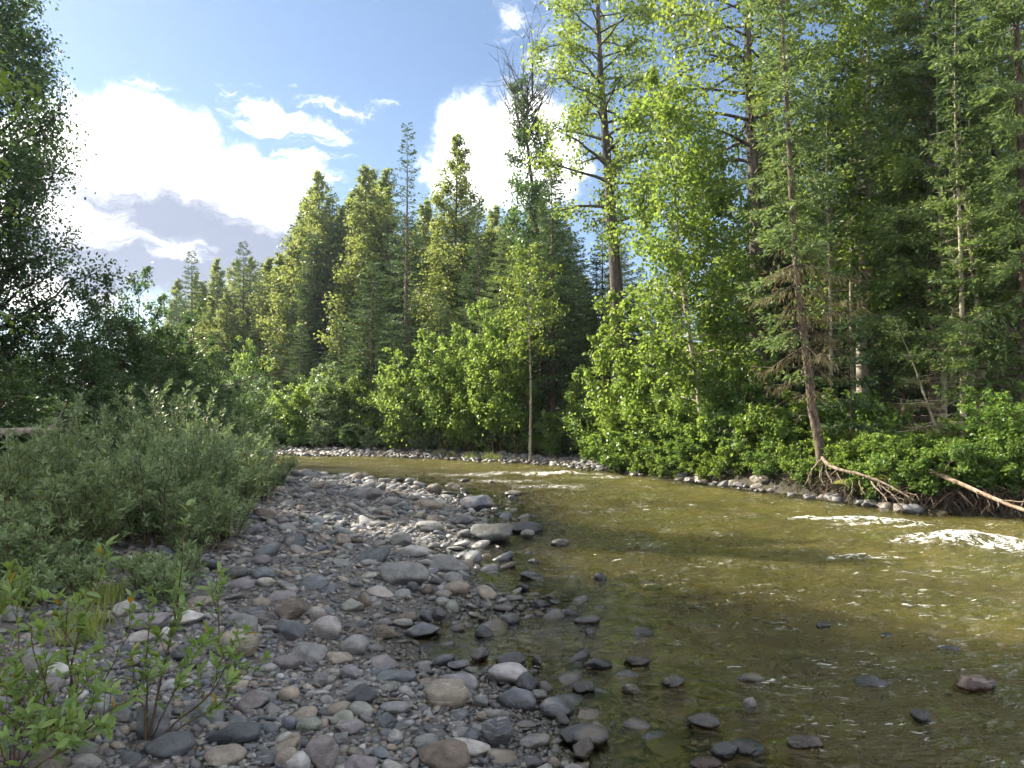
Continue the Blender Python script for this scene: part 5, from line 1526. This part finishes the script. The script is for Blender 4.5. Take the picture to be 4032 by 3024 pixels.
def sapling(label, base, stems, n_leaf, seed, size):
    """base (px, py); stems: list of picture paths [(px, py, distance shift)]; leaves are parts of their own"""
    r = np.random.default_rng(seed)
    bx_, by_, bz_ = base
    e = bpy.data.objects.new('willow_sapling', None); C.objects.link(e)
    e.location = (bx_, by_, bz_)
    tag(e, label, 'shrub')
    paths = []
    for st in stems:
        pts = [(0, 0, -0.05)] if st[0] is None else []
        for q in st:
            if q is None:
                continue
            px, py, dy = q
            Yd = by_ + dy
            pts.append((pix(px, Yd) - bx_, dy, zpix(py, Yd) - bz_))
        p = bend_path(pts, 14, r, 0.004)
        a_ = Acc()
        ln = np.linalg.norm(np.diff(p, axis=0), axis=1).sum()
        tubes(a_, p, np.linspace(0.0055 * min(1.4, 0.5 + ln), 0.0018, 14), 6)
        so_ = link('stem', a_.mesh('sapling_stem', True), M['twig'], e)
        paths.append((p, ln))
        for q in range(int(2 + ln * 5)):
            j = r.integers(4, 13)
            d = norm((p[j] - p[j - 1]) / np.linalg.norm(p[j] - p[j - 1]) * 0.8 + rand_unit(r, 1)[0] * 0.8 + np.array([0, 0, 0.25]))
            l2 = r.uniform(0.08, 0.2)
            p2 = p[j] + d * l2 * np.linspace(0, 1, 14)[:, None] + np.array([0, 0, 0.03]) * np.linspace(0, 1, 14)[:, None] ** 2
            a_ = Acc(); tubes(a_, p2[::4], np.array([0.0024, 0.002, 0.0016, 0.001]), 4)
            link('twig', a_.mesh('sapling_twig', True), M['twig'], so_)
            paths.append((p2, l2 * 2.2))
    wts = np.array([l for _, l in paths]); wts = wts / wts.sum()
    inner = Acc()
    nv = len(LEAF[0].vertices); LV = np.array([v.co[:] for v in LEAF[0].vertices]); LFq = np.array([p_.vertices[:] for p_ in LEAF[0].polygons])
    for k in range(int(n_leaf * 2.0)):
        p, ln = paths[r.choice(len(paths), p=wts)]
        s = 0.22 + 0.78 * r.random() ** 0.7
        if k < len(paths) * 3:
            p = paths[k % len(paths)][0]; s = 1.0 - 0.06 * (k // len(paths)) * r.random()
        j = min(int(s * 13), 12); pos_ = p[j] + (p[j + 1] - p[j]) * (s * 13 - j)
        tan = norm(p[j + 1] - p[j])
        rd = rand_unit(r, 1)[0]; rd = norm(rd - tan * (rd @ tan))
        ax = norm(rd + tan * r.uniform(0.3, 1.2) + np.array([0, 0, 0.15]))
        up_ = norm(tan - ax * (tan @ ax) + r.normal(0, 0.25, 3) + np.array([0, 0, 0.3]))
        up_ = norm(up_ - ax * (up_ @ ax)); sd_ = np.cross(up_, ax)
        L = size * r.uniform(0.6, 1.2)
        if k >= n_leaf:
            L *= 0.8
            inner.add(pos_ + L * (LV[:, :1] * ax + LV[:, 1:2] * sd_ + LV[:, 2:] * up_), LFq)
            continue
        o = link('leaf', LEAF[k % 3], M['leaf_sapling'] if r.random() > 0.035 else M['leaf_yellow'], e)
        m4 = Matrix(((ax[0], sd_[0], up_[0], pos_[0]), (ax[1], sd_[1], up_[1], pos_[1]), (ax[2], sd_[2], up_[2], pos_[2]), (0, 0, 0, 1)))
        o.matrix_local = m4 @ Matrix.Scale(L, 4)
    tag(link('small_leaf', inner.mesh('sapling_inner', True), M['leaf_sapling'], e), kind='stuff')
    return e


b1 = pix_ground(77, 742)
sapling('bushy willow sapling with bright leaves on dark red stems, left of the taller one', b1, [
    [None, (75, 690, 0.0), (78, 650, 0.02), (86, 620, 0.04), (100, 585, 0.1), (112, 555, 0.12)],
    [None, (80, 690, -0.05), (70, 640, -0.1), (72, 600, -0.15)],
    [None, (98, 700, 0.05), (118, 660, 0.1), (138, 622, 0.16)],
    [None, (60, 700, -0.1), (40, 655, -0.15), (33, 615, -0.2)],
    [None, (50, 710, 0.1), (24, 660, 0.15), (22, 600, 0.2), (12, 575, 0.2)],
    [None, (45, 715, -0.1), (15, 690, -0.2), (0, 662, -0.3)],
    [None, (60, 720, -0.2), (48, 690, -0.3), (55, 655, -0.35)],
    [None, (95, 722, -0.2), (120, 705, -0.3), (140, 690, -0.3)],
    [None, (40, 725, -0.25), (15, 712, -0.4), (-5, 700, -0.45)],
    [None, (70, 715, -0.2), (85, 690, -0.25), (98, 668, -0.2)]], 300, 201, 0.078)
b2 = pix_ground(152, 738)
sapling('taller willow sapling with one long upright shoot above dark slabs', b2, [
    [None, (160, 705, 0.02), (168, 660, 0.04), (178, 620, 0.08), (184, 575, 0.1), (187, 535, 0.12), (190, 505, 0.13)],
    [None, (152, 680, 0.0), (150, 640, 0.0), (160, 600, 0.05)],
    [None, (172, 700, -0.05), (190, 672, -0.05), (205, 640, 0.0)],
    [None, (185, 712, 0.1), (215, 695, 0.15), (232, 655, 0.2), (240, 628, 0.2)],
    [None, (150, 705, -0.1), (140, 680, -0.15), (135, 650, -0.2)],
    [None, (195, 715, 0.0), (228, 700, 0.0), (244, 662, 0.05)],
    [(222, 640, 0.3), (222, 610, 0.3), (218, 585, 0.3), (222, 570, 0.3)]], 250, 202, 0.074)

b3 = pix_ground(22, 764)
sapling('low leafy willow sapling spreading at the foot of the bushy one', b3, [
    [None, (15, 730, 0.0), (8, 700, 0.0)], [None, (30, 728, 0.05), (36, 700, 0.1)], [None, (45, 740, -0.05), (62, 715, -0.1)],
    [None, (10, 745, -0.1), (-8, 722, -0.15)], [None, (35, 745, -0.15), (50, 735, -0.25), (70, 738, -0.3)], [None, (22, 735, 0.1), (24, 690, 0.15), (20, 660, 0.15)],
    [None, (60, 750, -0.1), (90, 735, -0.15), (108, 718, -0.15)]], 200, 203, 0.07)

tot = 0
seen_me = set()
for o in C.objects:
    if o.type == 'MESH' and o.data.name not in seen_me:
        seen_me.add(o.data.name)
        o.data.calc_loop_triangles()
        tot += len(o.data.loop_triangles)
print('TRIANGLES', tot, 'OBJECTS', len(C.objects))


# ------------------------------------------------------------------ added thin air volume, imitates lens glare towards the sun
hm = bpy.data.materials.new('glare_haze')
hm.use_nodes = True
t = NT(hm.node_tree)
pv = t.n('ShaderNodeVolumePrincipled', ins={'Color': (0.78, 0.90, 1.0, 1), 'Density': 0.0006, 'Anisotropy': 0.72})
t.n('ShaderNodeOutputMaterial', ins={'Volume': pv.outputs[0]})
zs = max(ground_arr(np.array([600., -600., 600., -600.]), np.array([900., 900., -600., -600.])).max(), 30.0)
bx = np.array([[x, y, z] for z in (-3.0, 36.0) for (x, y) in ((-640, -640), (640, -640), (640, 940), (-640, 940))], float)
ho = link('glare_haze', make_mesh('glare_haze', bx, [np.array([[3, 2, 1, 0], [4, 5, 6, 7], [0, 1, 5, 4], [1, 2, 6, 5], [2, 3, 7, 6], [3, 0, 4, 7]])]), hm)
tag(ho, 'added thin air volume imitating lens glare towards the sun', 'glare_haze', kind='stuff')
